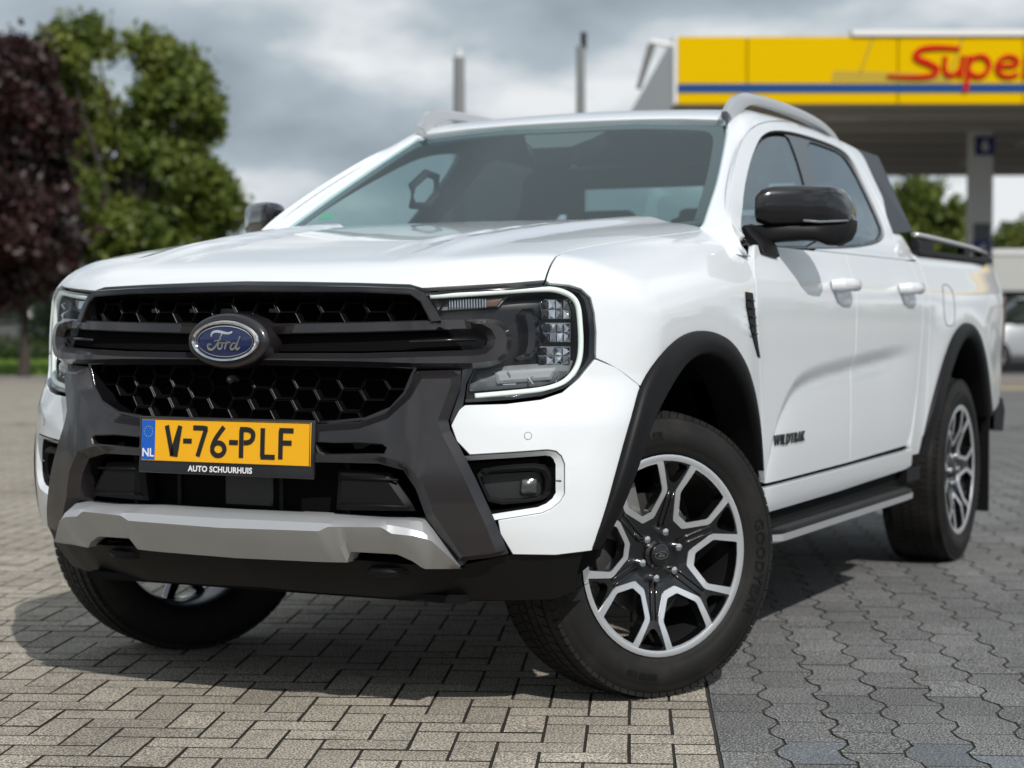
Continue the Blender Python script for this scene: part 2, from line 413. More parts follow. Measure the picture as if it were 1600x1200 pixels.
def panel(name, m, parent, dom, outl, fld='B', holes=(), off=0., step=.03, gap=.0015, thick=.018, bev=.0018, sgn=1, pillow=None, px=True, ch=0, hch=0, edge_ang=None, fine=None, flat_holes=False):
    """a sheet of the truck's skin cut to an outline, with rolled edges that run inward"""
    f0 = FIELDS[fld] if isinstance(fld, str) else fld
    f = (lambda P: f0(P) - off)
    def prep(o, c):
        if px:
            if c: o = chaikin(o, c)
            o = Dom.to(dom, trace(dens(o, 10), fld, off))
        else:
            o = np.asarray(o, float)
            if c: o = chaikin(o, c)
        return o
    O = prep(outl, ch); H = [prep(h, hch) for h in holes]
    fs = fine or step * .6
    O = inset(dens(O, fs), gap + bev); H = [inset(dens(h, fs), -(gap + bev)) for h in H]
    V, F = tri2(O, H, step, [(inset(O, pillow[1]), pillow[1])] + ([] if flat_holes else [(inset(h, -pillow[1]), pillow[1]) for h in H]) if pillow else (), flat_holes)
    P3 = Dom.back(dom, V, f)
    bad = np.isnan(P3).any(1)
    if bad.any():
        print('PANEL MISS', name, bad.sum()); P3[bad] = np.nanmean(P3, 0)
    Nn = grad(f, P3)
    # orient
    a, b, c = P3[F[:, 0]], P3[F[:, 1]], P3[F[:, 2]]; fn = np.cross(b - a, c - a)
    if ((fn * Nn[F[:, 0]]).sum(1) < 0).mean() > .5: F = F[:, ::-1]
    if pillow:
        hh, ww = pillow; d = segdist(O, V)
        for h in ([] if flat_holes else H): d = np.minimum(d, segdist(h, V))
        P3 = P3 + Nn * (hh * np.clip(d / ww, 0, 1))[:, None]
    # boundary loops
    cnt = {}
    for t in F:
        for i in range(3):
            e_ = (int(t[i]), int(t[(i + 1) % 3])); cnt[e_] = 1
    bd = [e_ for e_ in cnt if (e_[1], e_[0]) not in cnt]
    VV = list(P3); NN = list(Nn); FF = [tuple(map(int, t)) for t in F]
    bv = sorted({i for e_ in bd for i in e_}); nx = {}
    outw = {i: np.zeros(3) for i in bv}
    for i, j in bd:
        t = P3[j] - P3[i]; o = np.cross(t, Nn[i]); o /= max(np.linalg.norm(o), 1e-9); outw[i] += o; outw[j] += o
    for i in bv:
        o = outw[i]; o = o / max(np.linalg.norm(o), 1e-9); n = Nn[i]
        nx[i] = (len(VV), len(VV) + 1)
        VV.append(P3[i] + o * bev - n * bev); nn = o + n * .001; NN.append(nn / np.linalg.norm(nn))
        VV.append(P3[i] + o * bev - n * (bev + thick)); NN.append(o)
    for i, j in bd:
        FF.append((j, i, nx[i][0], nx[j][0])); FF.append((nx[j][0], nx[i][0], nx[i][1], nx[j][1]))
    VV = np.array(VV); NN = np.array(NN)
    if sgn < 0:
        VV = VV * [1, -1, 1]; NN = NN * [1, -1, 1]; FF = [t[::-1] for t in FF]
    if pillow: return mk(name, VV, FF, m, parent, angle=edge_ang or 25)
    return mk(name, VV, FF, m, parent, normals=NN)
def both(name, m, parent, *a, **k):
    return [panel(name, m, parent, *a, sgn=s, **k) for s in (1, -1)]
def sym(pts, dom='F', fld='B', off=0.):
    """right-half measurements, first and last on the centre line -> full symmetric outline in domain coordinates"""
    q = Dom.to(dom, trace(dens(pts, 10, False), fld, off)); i = 0 if dom in 'FX' else 1
    q[0, i] = 0; q[-1, i] = 0
    r = q[1:-1][::-1].copy(); r[:, i] *= -1
    return np.vstack([q, r])
def ribbon(paths, width, depth=.002, place=None, taper=None):
    """flat pen strokes (2-D polylines) as thin raised solids; place maps (u,v,h) -> 3-D"""
    mb = MB()
    for k, p in enumerate(paths):
        wv = width[k] if isinstance(width, (list, tuple)) else width
        p = np.asarray(p, float); n = len(p); Lr = []
        for i in range(n):
            a = p[max(i - 1, 0)]; b = p[min(i + 1, n - 1)]; t = b - a; t /= max(np.linalg.norm(t), 1e-9)
            nn = np.array([-t[1], t[0]]); w_ = wv / 2
            if 0 < i < n - 1:
                t1 = p[i] - p[i - 1]; t1 = t1 / max(np.linalg.norm(t1), 1e-9); c = max(.5, abs(t1 @ t)); w_ = w_ / c
            if taper: w_ *= taper(i / (n - 1))
            Lr.append((p[i] + nn * w_, p[i] - nn * w_))
        h = depth + k * depth * .04
        rows = [[place(*l, 0), place(*l, h), place(*r, h), place(*r, 0)] for l, r in Lr]
        V, F = loft(rows, close_u=True, cap=True); mb.add(V, F)
    return mb
def text_mesh(txt, size, depth, place, bold=0.0, sp=1.0, shear=0.0):
    cu = bpy.data.curves.new('t', 'FONT'); cu.body = txt; cu.size = size; cu.extrude = depth / 2; cu.offset = bold; cu.space_character = sp; cu.shear = shear
    cu.align_x = 'CENTER'; cu.align_y = 'CENTER'; cu.resolution_u = 3
    o = bpy.data.objects.new('t', cu); COL.objects.link(o); dg = bpy.context.evaluated_depsgraph_get(); dg.update()
    me = bpy.data.meshes.new_from_object(o.evaluated_get(dg)); COL.objects.unlink(o)
    V = [place(v.co.x, v.co.y, v.co.z + depth / 2) for v in me.vertices]; F = [tuple(p.vertices) for p in me.polygons]
    bpy.data.objects.remove(o); bpy.data.curves.remove(cu); bpy.data.meshes.remove(me)
    return V, F
# ------------------------------------------------------------------ THE TRUCK
truck = thing('pickup_truck', 'white double cab pickup truck with dark grille and yellow number plate on the paving', 'truck')
T = truck
# ---- fender, doors, bed, sill (left = +y side measured, other side mirrored)
ARCH_OUT = [(925, 857), (945, 800), (965, 725), (988, 645), (1000, 598), (1030, 555), (1062, 524), (1095, 514), (1130, 524), (1155, 555), (1170, 600), (1180, 665), (1184, 735)]
ARCH_IN = [(936, 858), (955, 830), (978, 775), (996, 720), (1014, 665), (1034, 622), (1050, 592), (1072, 562), (1100, 551), (1128, 562), (1150, 592), (1165, 635), (1176, 685), (1180, 735)]
ARCH_OUT = [tuple(p) for p in dens(chaikin(ARCH_OUT, 2, False), 8, False)]; ARCH_IN = [tuple(p) for p in dens(chaikin(ARCH_IN, 2, False), 8, False)]
def q2(P, dom='R', fld='B'): return Dom.to(dom, trace(P, fld))
HOODLINE = [(852, 441), (858, 420), (872, 404), (890, 394), (950, 381), (1000, 372)]
LAMP_TR = [(928, 490), (922, 466), (908, 452), (890, 446), (858, 443)]
LTR = dens([(930, 560), (931, 520)] + LAMP_TR, 8, False)
hl = trace(HOODLINE)
# the hood edge line in x,y on the hood: run it back to the windscreen foot
hood_edge = [(float(p[0]), float(p[1])) for p in hl[:2]] + [(.44, .738), (.20, .757), (-.05, .775), (-.30, .785), (-.50, .785), (-.60, .77)]
print('HOODEDGE', [(round(a, 3), round(b, 3)) for a, b in hood_edge])
def R_of_xy(x, y):
    P = Dom.back('T', np.array([[x, y]]), BODY); return Dom.to('R', P)[0]
lampq = q2(LTR)
hood_edge = [tuple(p) for p in dens(chaikin(hood_edge, 2, False), .02, False)]
rr = [R_of_xy(*p) for p in hood_edge[1:]]
DOORF = [(1150, 375), (1166, 392), (1177, 430), (1182, 480), (1186, 540), (1190, 620), (1192, 690), (1193, 728)]
dq = q2(DOORF)
arq = q2([p for p in ARCH_OUT if p[0] > 999][::-1]); arq = arq + (np.array([.0, arq[:, 1].min()]) - arq) * .035
fend = np.vstack([lampq, np.array(rr), [R_of_xy(-.66, .72), R_of_xy(-.76, .74), R_of_xy(-.70, .885)], dq, arq])
for s in (1, -1): panel('fender', WHITE, T, 'R', fend, fld='B', px=False, step=.022, sgn=s)
# hood
he = np.array(hood_edge)
front_e = trace(dens([(385, 440), (470, 441), (560, 443), (640, 446), (660, 453), (715, 450), (800, 445), (850, 440)], 10, False))
fe = [(float(p[0]) , float(p[1])) for p in front_e]
fe[0] = (fe[0][0], 0.0)
half = [(x, y) for x, y in fe] + hood_edge[1:]
half = half + [(-.585, .70), (-.56, .50), (-.53, .25), (-.52, 0.)]
hp = np.array(half); hh = hp[1:-1][::-1] * [1, -1]
hood_o = np.vstack([hp, hh])
panel('hood', WHITE, T, 'T', hood_o, px=False, step=.022, fine=.012, thick=.03)
# doors
def sgrid(pts): return np.array(pts, float)
dS = Dom.to('S', trace(DOORF[1:]))
BZ = 1.262
xB = -1.578
fdoor = np.vstack([[[-.60, BZ]], dS[:], [[-.655, .535], [-.70, .525], [xB - .02, .532], [xB, .60], [xB, BZ]]])
for s in (1, -1):
    d1 = panel('front_door', WHITE, T, 'S', fdoor, fld='D', px=False, step=.013, sgn=s)
    rdoor = [(xB, BZ), (xB, .60), (xB - .02, .532), (-2.36, .545), (-2.415, .60), (-2.475, .75), (-2.50, .90), (-2.515, 1.05), (-2.50, 1.18), (-2.47, BZ)]
    d2 = panel('rear_door', WHITE, T, 'S', rdoor, fld='D', px=False, step=.013, sgn=s)
    for d, hx in ((d1, -1.385), (d2, -2.265)):
        mb = MB(); P0 = Dom.back('S', np.array([[hx, 1.145]]), BODY)[0]
        yy = P0[1] + .004
        pts = [(hx + .105, (yy - .004) * s, 1.148), (hx + .088, (yy + .030) * s, 1.150), (hx + .03, (yy + .040) * s, 1.150), (hx - .05, (yy + .040) * s, 1.150), (hx - .088, (yy + .030) * s, 1.148), (hx - .105, (yy - .004) * s, 1.146)]
        V, F = tube(pts, [.014, .017, .018, .018, .017, .014], 10, asp=1.25); mb.add(V, F)
        mb.build('door_handle', WHITE, d, smooth=True)
        # flat disc behind the handle, recess shade put into its greyer paint
        th = np.linspace(0, 2 * math.pi, 22)[:-1]
        q = np.stack([hx + .005 + .060 * np.cos(th), 1.128 + .042 * np.sin(th)], 1)
        P = Dom.back('S', q, BODY); P[:, 1] += .0015; c = P.mean(0)
        V = [tuple(p * [1, s, 1]) for p in P] + [(c[0], (c[1] + .001) * s, c[2] )]
        mk('cup_shade_disc', V, [(i, (i + 1) % 21, 21) for i in range(21)], mat('cup_shade_paint', (.62, .64, .66), .3, coat=1), d)
    # sill
    sill = [(-.60, .522), (-.66, .515), (xB, .520), (-2.36, .527), (-2.44, .53), (-2.47, .46), (-2.40, .45), (-1.5, .435), (-.62, .43), (-.575, .47)]
    panel('sill', WHITE, T, 'S', sill, px=False, step=.02, sgn=s, off=.006)
    # cab corner behind the rear door
    cc = [(-2.47, BZ), (-2.50, 1.18), (-2.515, 1.05), (-2.50, .90), (-2.475, .75), (-2.44, .62), (-2.425, .54), (-2.46, .50), (-2.57, .50), (-2.62, .66), (-2.62, .8), (-2.625, 1.0), (-2.62, BZ)]
    panel('cab_corner_panel', WHITE, T, 'S', cc, fld='D', px=False, step=.02, sgn=s)
    # bed side with wheel arch
    RO = [tuple(p) for p in dens(chaikin([(1434, 712), (1447, 660), (1457, 620), (1474, 560), (1489, 520), (1507, 501), (1522, 510), (1534, 545), (1541, 590), (1546, 645)], 3, False), 7, False)]
    ao = Dom.to('S', trace(RO)); ao = ao + (np.array([-3.25, .5]) - ao) * .06
    bed = np.vstack([[(-2.62, 1.294), (-2.625, 1.0), (-2.62, .66), (-2.57, .50)], ao, [[ao[-1, 0] - .02, .60], (-4.05, .62), (-4.30, .66), (-4.34, .9), (-4.345, 1.10), (-4.34, 1.20), (-4.30, 1.27), (-4.2, 1.294)]])
    panel('bed_side', WHITE, T, 'S', bed, px=False, step=.024, sgn=s)
print('REARARCH', ao.round(3).tolist())
# fuel flap ring on the left side
th = np.linspace(0, 2 * math.pi, 33)[:-1]
q = np.stack([-2.93 + .085 * np.sign(np.cos(th)) * np.abs(np.cos(th)) ** .6, 1.09 + .085 * np.sign(np.sin(th)) * np.abs(np.sin(th)) ** .6], 1)
P = Dom.back('S', q, BODY); V, F = tube([tuple(p) for p in P], .0018, 5, closed=True)
mk('fuel_flap_gap', V, F, PLAST, T)
# ---- wheel arch flares
def flare(outer, inner, name, s, dom):
    O3 = trace(outer); I3 = trace(inner)
    def rs(P, n):
        d = np.r_[0, np.cumsum(np.linalg.norm(np.diff(P, axis=0), axis=1))]; u = np.linspace(0, d[-1], n)
        Q = np.stack([np.interp(u, d, P[:, k]) for k in range(3)], 1); return Q
    O3 = chaikin(O3, 2, False); I3 = chaikin(I3, 2, False)
    n = 46; A = rs(O3, n); B = rs(I3, n)
    c = A.mean(0); rows = []
    NA = grad(BODY, A); NA[:, 2] *= .5; NA /= np.linalg.norm(NA, axis=1, keepdims=True)
    def on(Pm): # push to surface
        for _ in range(4): Pm = Pm - grad(BODY, Pm) * BODY(Pm)[:, None]
        return Pm
    for k, (t, o) in enumerate([(0, -.02), (0, .006), (.06, .016), (.18, .022), (.5, .024), (.82, .022), (.95, .014), (1.0, .0), (1.0, -.10)]):
        Pm = on(A * (1 - t) + B * t); Nn = NA
        if k == 8: Pm = rows_base + np.array([0, -.10, 0])
        else:
            Pm = Pm + Nn * (o * sst(-.05, .16, np.linspace(0, 1, n)))[:, None]
        if k == 7: rows_base = Pm.copy()
        rows.append(Pm)
    R2 = [[tuple(p * [1, s, 1]) for p in r] for r in rows]
    V, F = loft(R2); F = [f[::-1] for f in F] if s > 0 else F
    return mk(name, V, F, PLAST, T, angle=50)
RI = chaikin([(1450, 712), (1458, 672), (1468, 628), (1483, 573), (1495, 541), (1508, 525), (1519, 533), (1527, 560), (1533, 600), (1538, 652)], 3, False)
for s in (1, -1):
    flare(ARCH_OUT, ARCH_IN, 'wheel_arch_trim', s, 'S')
    flare(RO, RI, 'wheel_arch_trim', s, 'S')
    # liners
    for cx0, x0, x1 in ((0.02, -.56, .60), (-3.27, -3.86, -2.66)):
        rows = []
        for yv in (.42, .83 if cx0 > -1 else .90):
            rows.append([(cx0 + (.53 - (.05 if (yv > .6 and cx0 > -1) else 0)) * math.cos(a), yv * s, .44 + .50 * math.sin(a)) for a in np.linspace(.12, math.pi + (.3 if cx0 < -1 else .0), 30)])
        V, F = loft(rows); k = len(V)
        V.append((cx0, .42 * s, .44)); F += [(i, i + 1, k) for i in range(29)]
        mk('wheel_well_liner', V, F, DARK, T)
# ---- unseen dark boxes added to stop light leaks and keep panel gaps dark
st = MB()
st.box((-.62, -.40, .42), (.62, .40, 1.06)); st.box((-2.60, -.86, .47), (-.62, .86, .62)); st.box((-2.60, -.40, .34), (.70, .40, .47))
st.box((-4.2, -.42, .40), (-2.6, .42, .62)); st.box((-4.22, -.70, .62), (-2.68, .70, .78)); st.box((-2.66, -.84, .50), (-2.60, .84, 1.24))
for s in (1, -1):
    a, b = sorted((.82 * s, .70 * s)); st.box((-4.2, a, .96), (-2.66, b, 1.22)); st.box((-.60, min(.40 * s, .72 * s), .96), (.45, max(.40 * s, .72 * s), 1.06))
    a, b = sorted((.885 * s, .60 * s)); st.box((-2.56, a, .62), (-.66, b, .70)); 
    for xx in (-.66, -1.60, -2.52): st.box((xx - .02, min(.80 * s, .915 * s), .55), (xx + .02, max(.80 * s, .915 * s), 1.20))
    a, b = sorted((.875 * s, .86 * s)); st.box((-2.6, a, .56), (-.62, b, 1.20))
st.build('chassis_light_block', UNDER, T)
# front and rear axles, exhaust, mud flaps
V, F = tube([(-3.27, -.78, .39), (-3.27, .78, .39)], .05, 12); mk('rear_axle', V, F, UNDER, T)
V, F = tube([(0, -.62, .36), (0, .62, .36)], .035, 12); mk('front_axle', V, F, UNDER, T)
V, F = tube([(-3.27, -.15, .37), (-3.27, .15, .37)], .13, 14); mk('differential', V, F, UNDER, T)
for s in (1, -1): bxo('mud_flap', (-3.86, min(.66 * s, .93 * s), .16), (-3.845, max(.66 * s, .93 * s), .62), PLAST, T)
bxo('sun_leak_blocker', (-.30, -.58, .315), (.70, .58, .335), UNDER, T)  # unseen plate added below the engine to block a sunlight leak
for s in (1, -1): bxo('mud_flap', (-.60, min(.70 * s, .91 * s), .26), (-.585, max(.70 * s, .91 * s), .55), PLAST, T)

# ---- wheels
def wheel(name, loc, rz, s, spin, turn_label=None):
    """s=+1: outer face towards +y of the wheel"""
    wh = bpy.data.objects.new(name, None); link(wh, T); wh.location = loc; wh.rotation_euler = (0, 0, rz if s > 0 else rz + math.pi); wh.empty_display_size = .1
    Rr = .2735
    tp = [(.260, -.105), (.270, -.118), (.290, -.128), (.325, -.133), (.360, -.128), (.380, -.112), (.3885, -.085), (.392, -.045), (.392, .0), (.392, .045), (.3885, .085), (.380, .112), (.372, .119), (.360, .1265), (.352, .127), (.350, .1295), (.325, .1330), (.304, .1315), (.301, .1290), (.293, .1275), (.284, .1240), (.277, .119), (.271, .110), (.265, .100)]
    V, F = lathe(tp, 120); F = [f[::-1] for f in F]
    wh_ty = mk('tyre', V, F, RUB, wh)
    # tread blocks
    tb = MB(); n = 88
    for row, (y0, y1, r) in enumerate(((-.118, -.086, .3868), (-.078, -.040, .3925), (-.032, -.004, .3935), (.004, .032, .3935), (.040, .078, .3925), (.086, .118, .3868))):
        for k in range(n):
            a0 = 2 * math.pi * (k + (.5 if row % 2 else 0)) / n; a1 = a0 + 2 * math.pi / n * .85; sh = .012 * (1 if row % 2 else -1)
            Vb = []
            for (a, y) in ((a0, y0), (a1, y0), (a1 + sh, y1), (a0 + sh, y1)):
                rr0 = r - .012; rr1 = r + (.0018 if abs(y0 + y1) < .17 else -.0004)
                Vb += [(rr0 * math.cos(a), y, rr0 * math.sin(a)), (rr1 * math.cos(a), y, rr1 * math.sin(a))]
            tb.add(Vb, [(1, 3, 5, 7), (0, 1, 7, 6), (2, 3, 1, 0), (4, 5, 3, 2), (6, 7, 5, 4)])
    to = tb.build('tread_blocks', RUB, wh); to['kind'] = 'stuff'
    # sidewall lettering
    def arc(word, amid, size, r0):
        def pl(u, v, h):
            a = amid - u / r0; r = r0 + v
            yy = .1318 - max(0, abs(r - .326) - .012) * .06 + h
            return (-r * math.cos(a), yy, r * math.sin(a))
        V, F = text_mesh(word, size, .0016, pl, bold=.0012, sp=1.12)
        return V, F
    for word, am, sz in (('GOODYEAR', R_(-9), .046), ('WRANGLER', R_(108), .030), ('GOODYEAR', R_(172), .046), ('255/55 R20', R_(-105), .020)):
        V, F = arc(word, am, sz, .329); mk('sidewall_lettering', V, F, RUBT, wh, smooth=False)
    # rim barrel
    bp = [(.2735, .118), (.2770, .1215), (.2735, .1240), (.2670, .1220), (.2635, .112), (.256, .085), (.248, .03), (.244, -.06), (.258, -.10), (.272, -.118)]
    V, F = lathe(bp, 96); rim = mk('rim', V, F, mat('rim_barrel', (.05, .05, .052), .28, metal=.7), wh)
    # spoke plate with openings
    def face_h(r): return float(np.interp(r, [0, .08, .11, .17, .215, .245, .27], [.080, .084, .092, .108, .115, .118, .119]))
    def pol(r, a): return (Rr * r * math.cos(a), Rr * r * math.sin(a))
    loops = []; bands = []
    for k in range(6):
        c = spin + k * math.pi / 3
        def lp(ri, wi, rm, wm, ro, wo):
            pts = [pol(ri, c - R_(wi)), pol(rm, c - R_(wm)), pol(ro, c - R_(wo))]
            pts += [pol(ro, c + R_(t)) for t in np.linspace(-wo, wo, 5)[1:-1]]
            pts += [pol(ro, c + R_(wo)), pol(rm, c + R_(wm)), pol(ri, c + R_(wi))]
            return np.array(pts)
        loops.append(roundc(lp(.452, 8.2, .655, 20.0, .930, 14.6), .06, 1))
        bands.append(roundc(lp(.380, 11.2, .652, 25.6, .985, 18.6), .06, 1))
    gaps = []
    for k in range(6):
        c = spin + k * math.pi / 3 + math.pi / 6
        g = [pol(.735, c - R_(2.4)), pol(.82, c - R_(6.2)), pol(.930, c - R_(9.8)), pol(.945, c), pol(.930, c + R_(9.8)), pol(.82, c + R_(6.2)), pol(.735, c + R_(2.4))]
        gaps.append(chaikin(np.array(g), 1))
    ring = np.array([pol(.975, 2 * math.pi * j / 72) for j in range(72)])
    def plate(name_, outl, holes, step, lift, depth, m_, par):
        O = dens(outl, .010); H = [dens(h, .008) for h in holes]
        V, F = tri2(O, H, step); n = len(V); VV = []; 
        for x, z in V: VV.append((x, face_h(math.hypot(x, z)) + lift, z))
        for x, z in V: VV.append((x, face_h(math.hypot(x, z)) + lift - depth, z))
        if area2(V[F[0]]) > 0: F = F[:, ::-1]
        FF = [tuple(map(int, f)) for f in F]; cnt = {(f[i], f[(i + 1) % 3]) for f in FF for i in range(3)}
        bd = [e_ for e_ in cnt if (e_[1], e_[0]) not in cnt]
        FF += [(j, i, i + n, j + n) for i, j in bd]
        FF += [tuple(i + n for i in f[::-1]) for f in FF[:len(F)]]
        return mk(name_, VV, FF, m_, par, angle=35)
    plate('spokes', ring, loops + gaps, .014, 0, .034, WBLK, wh)
    for k in range(6): plate('machined_loop', bands[k], [loops[k]], .012, .0022, .004, ALU, wh)
    rg = [np.array([pol(.958, 2 * math.pi * j / 72) for j in range(72)]), np.array([pol(1.008, 2 * math.pi * j / 72) for j in range(72)])]
    rows = [[(x, h, z) for x, z in r] for r, h in ((rg[0] * .985, .113), (rg[0] * .992, .1215), (rg[1] * .992, .1245), (rg[1] * 1.002, .1235))]
    V, F = loft(rows, close_u=True); mk('machined_lip', V, [f[::-1] for f in F], ALU, wh, angle=40)
    # raised ribs between loops to the hub
    for k in range(6):
        c = spin + k * math.pi / 3 + math.pi / 6
        for dd in (-.0085, .0085):
            a = Vector((math.cos(c), 0, math.sin(c))); p = Vector((-math.sin(c), 0, math.cos(c)))
            pts = [a * r + p * dd + Vector((0, face_h(r) + .0015, 0)) for r in (.075, .11, .15, .178)]
            V, F = tube(pts, .004, 6, up=(0, 1, 0)); mk('spoke_rib', V, F, WBLK, wh)
    # hub, cap, nuts
    V, F = lathe([(0.0005, .105), (.026, .105), (.0305, .102), (.033, .092), (.040, .086), (.0405, .08)], 40); mk('hub_cap', V, [f[::-1] for f in F], WBLK, wh, angle=35)
    def ep(u, v, h): return (-u, .1052 + h, v)
    el = [(.021 * math.cos(t), .010 * math.sin(t)) for t in np.linspace(0, 2 * math.pi, 25)]
    ribbon([el], .0013, .0008, ep).build('cap_badge', STEEL, wh)
    FORD = ford_strokes(); sc_ = .0175 / 205
    ribbon([[(x * sc_, y * sc_) for x, y in p] for p in FORD], .0012, .0007, ep).build('cap_badge_script', STEEL, wh)
    for k in range(6):
        a = spin + math.pi / 6 + k * math.pi / 3 + .08
        cx0, cz0 = .0645 * math.cos(a), .0645 * math.sin(a); rows = []
        for r, h in ((.0115, .078), (.0115, .098), (.0100, .104), (.0060, .1065), (.0005, .107)):
            rows.append([(cx0 + r * math.cos(t), h, cz0 + r * math.sin(t)) for t in np.linspace(0, 2 * math.pi, 13)[:-1]])
        V, F = loft(rows, close_u=True); mk('wheel_nut', V, [f[::-1] for f in F], CHROME, wh, angle=40)
    # brake disc and calliper
    V, F = lathe([(.07, .03), (.165, .03), (.165, .006), (.07, .006)], 48); mk('brake_disc', V, [f[::-1] for f in F], mat('brake_iron', (.16, .155, .15), .4, metal=.8), wh, angle=30)
    V, F = lathe([(.0005, .05), (.075, .05), (.08, .02)], 24); mk('hub', V, [f[::-1] for f in F], UNDER, wh, angle=30)
    rows = []
    for a in np.linspace(R_(20), R_(75), 8): rows.append([(r * math.cos(a), h, r * math.sin(a)) for r, h in ((.115, .052), (.205, .052), (.212, .03), (.212, -.03), (.115, -.03))])
    V, F = loft(rows, close_u=True, cap=True); mk('brake_caliper', V, F, mat('calliper_grey', (.25, .25, .25), .45, metal=.6), wh, angle=30)
    return wh
def ford_strokes():
    S = [
     [(495, 402), (492, 388), (505, 373), (530, 367), (565, 371), (600, 379), (628, 380), (648, 370)],
     [(580, 376), (566, 395), (552, 420), (536, 448), (516, 471), (492, 484), (472, 478), (463, 462), (470, 448), (484, 446), (490, 455)],
     [(512, 430), (532, 424), (556, 424), (570, 412)],
     [(566, 436), (550, 442), (541, 458), (543, 474), (556, 480), (570, 470), (576, 452), (570, 438), (582, 442), (596, 438)],
     [(608, 430), (601, 452), (592, 480)],
     [(599, 456), (612, 438), (626, 432), (636, 440)],
     [(676, 442), (660, 438), (643, 450), (634, 468), (640, 481), (656, 479), (670, 464), (680, 444)],
     [(708, 398), (696, 420), (684, 446), (676, 468), (682, 482), (696, 474), (704, 464)]]
    out_ = []
    for p in S: 
        q = chaikin(np.array(p, float), 2, False); out_.append([((x - 590), -(y - 430)) for x, y in q])
    return out_
STEER = R_(31)
KY = .72
sp_ = R_(9.5)
wheel('wheel', (.0 + .09 * math.sin(STEER), KY + .09 * math.cos(STEER), .390), -STEER, 1, sp_)
wheel('wheel', (.0 - .09 * math.sin(STEER), -(KY + .09 * math.cos(STEER)), .390), -STEER, -1, R_(10))
wheel('wheel', (-3.27, .808, .390), 0, 1, R_(26))
wheel('wheel', (-3.27, -.808, .390), 0, -1, R_(10))
# ------------------------------------------------------------------ front of the truck
def pushx(P, d): return np.asarray(P) + np.array([d, 0, 0])
# white bumper corners with fog lamp opening
FOG = [(733, 712), (800, 708), (856, 704), (868, 706), (876, 713), (881, 725), (881, 772), (874, 784), (862, 794), (846, 801), (776, 812)]
BUMP = [(726, 632), (790, 630), (845, 623), (878, 612), (905, 590), (930, 560), (965, 574), (999, 600), (1004, 612), (994, 655), (975, 728), (956, 800), (940, 848), (925, 862), (868, 869), (800, 868), (780, 835), (776, 812)] + FOG[1:-1][::-1] + [(733, 712), (712, 690), (703, 665), (715, 640)]
for s in (1, -1): bump = panel('front_bumper', WHITE, T, 'F', BUMP, step=.022, sgn=s, thick=.03, bev=.003)
# bevel lip round the fog opening
FX = [(700, 714)] + FOG + [(745, 817)]
fo = Dom.to('F', trace(dens(FX, 8, False))); fi = fo.copy()
cfo = fo.mean(0)
tt = np.gradient(fo, axis=0); tt /= np.linalg.norm(tt, axis=1, keepdims=True); fi = fo + np.stack([tt[:, 1], -tt[:, 0]], 1) * (.013 if ((np.stack([tt[:, 1], -tt[:, 0]], 1) * (cfo - fo)).sum() > 0) else -.013)
for s in (1, -1):
    A = Dom.back('F', fo, BODY); B = Dom.back('F', fi, lambda P: BODY(P) + .016)
    rows = [[tuple(p * [1, s, 1]) for p in r] for r in (A, B)]
    V, F = loft(rows); mk('fog_lamp_bezel', V, F, WHITE, T)
    Fo = Dom.back('F', fo * .2 + fi * .8, lambda P: BODY(P) + .015); Fi = Dom.back('F', fi + (fi - fo), lambda P: BODY(P) + .085); c = np.nanmean(Fi, 0)
    rows = [[tuple(p * [1, s, 1]) for p in r] for r in (Fo, Fi)] ; V, F = loft(rows); k = len(V); n = len(Fo)
    V.append(tuple(c * [1, s, 1])); F += [(n + i, n + (i + 1) % n, k) for i in range(n)]
    pocket = mk('fog_lamp_recess', V, F, PLAST, T, angle=40)
    # C shaped bracket and square lamp
    for nm, outl, hole, off, m_ in (('fog_lamp_bracket', [(740, 734), (790, 725), (850, 722), (862, 735), (866, 750), (862, 775), (845, 785), (765, 792), (752, 765)], [(750, 742), (800, 738), (845, 736), (852, 750), (850, 772), (838, 778), (770, 783), (758, 762)], -.028, PLAST),):
        panel(nm, m_, pocket, 'F', outl, holes=[hole], off=off, step=.02, sgn=s, thick=.045, pillow=(.006, .006), ch=1, hch=1)
    panel('fog_lamp_plate', mat('fog_plate', (.02, .023, .024), .35), pocket, 'F', [(748, 740), (852, 734), (852, 778), (764, 784)], off=-.062, step=.03, sgn=s, thick=.01)
    fl = panel('fog_lamp', mat('fog_reflector', (.20, .21, .21), .18, metal=.8), pocket, 'F', [(814, 748), (838, 746), (841, 750), (841, 770), (836, 773), (816, 773), (812, 768)], off=-.052, step=.006, sgn=s, thick=.006, bev=.002, pillow=(.004, .01))
    panel('lens', LENS, fl, 'F', [(812, 745), (840, 744), (843, 750), (843, 771), (838, 775), (814, 775), (810, 769)], off=-.040, step=.012, sgn=s, thick=.008, bev=.002, ch=1)
    bxo('side_marker', (0, 0, 0), (.004, .016, .004), STEEL, pocket).location = Vector(Dom.back('F', Dom.to('F', trace([(873, 753)])), lambda P: BODY(P) + .02)[0] * [1, s, 1])
# parking sensors
for (px, py) in ((825, 681),):
    P = trace([(px, py)])[0]
    for s in (1, -1):
        n = grad(BODY, P[None])[0]; t = np.cross(n, [0, 0, 1]); t /= np.linalg.norm(t); u = np.cross(t, n)
        for nm, r, m_, o_ in (('parking_sensor', .0098, PLAST, .0004), ('parking_sensor', .0086, WHITE, .0008)):
            V = [tuple((P + n * o_ + t * r * math.cos(a) + u * r * math.sin(a)) * [1, s, 1]) for a in np.linspace(0, 2 * math.pi, 25)[:-1]]
            mk(nm, V, [tuple(range(24))], m_, T, smooth=False)
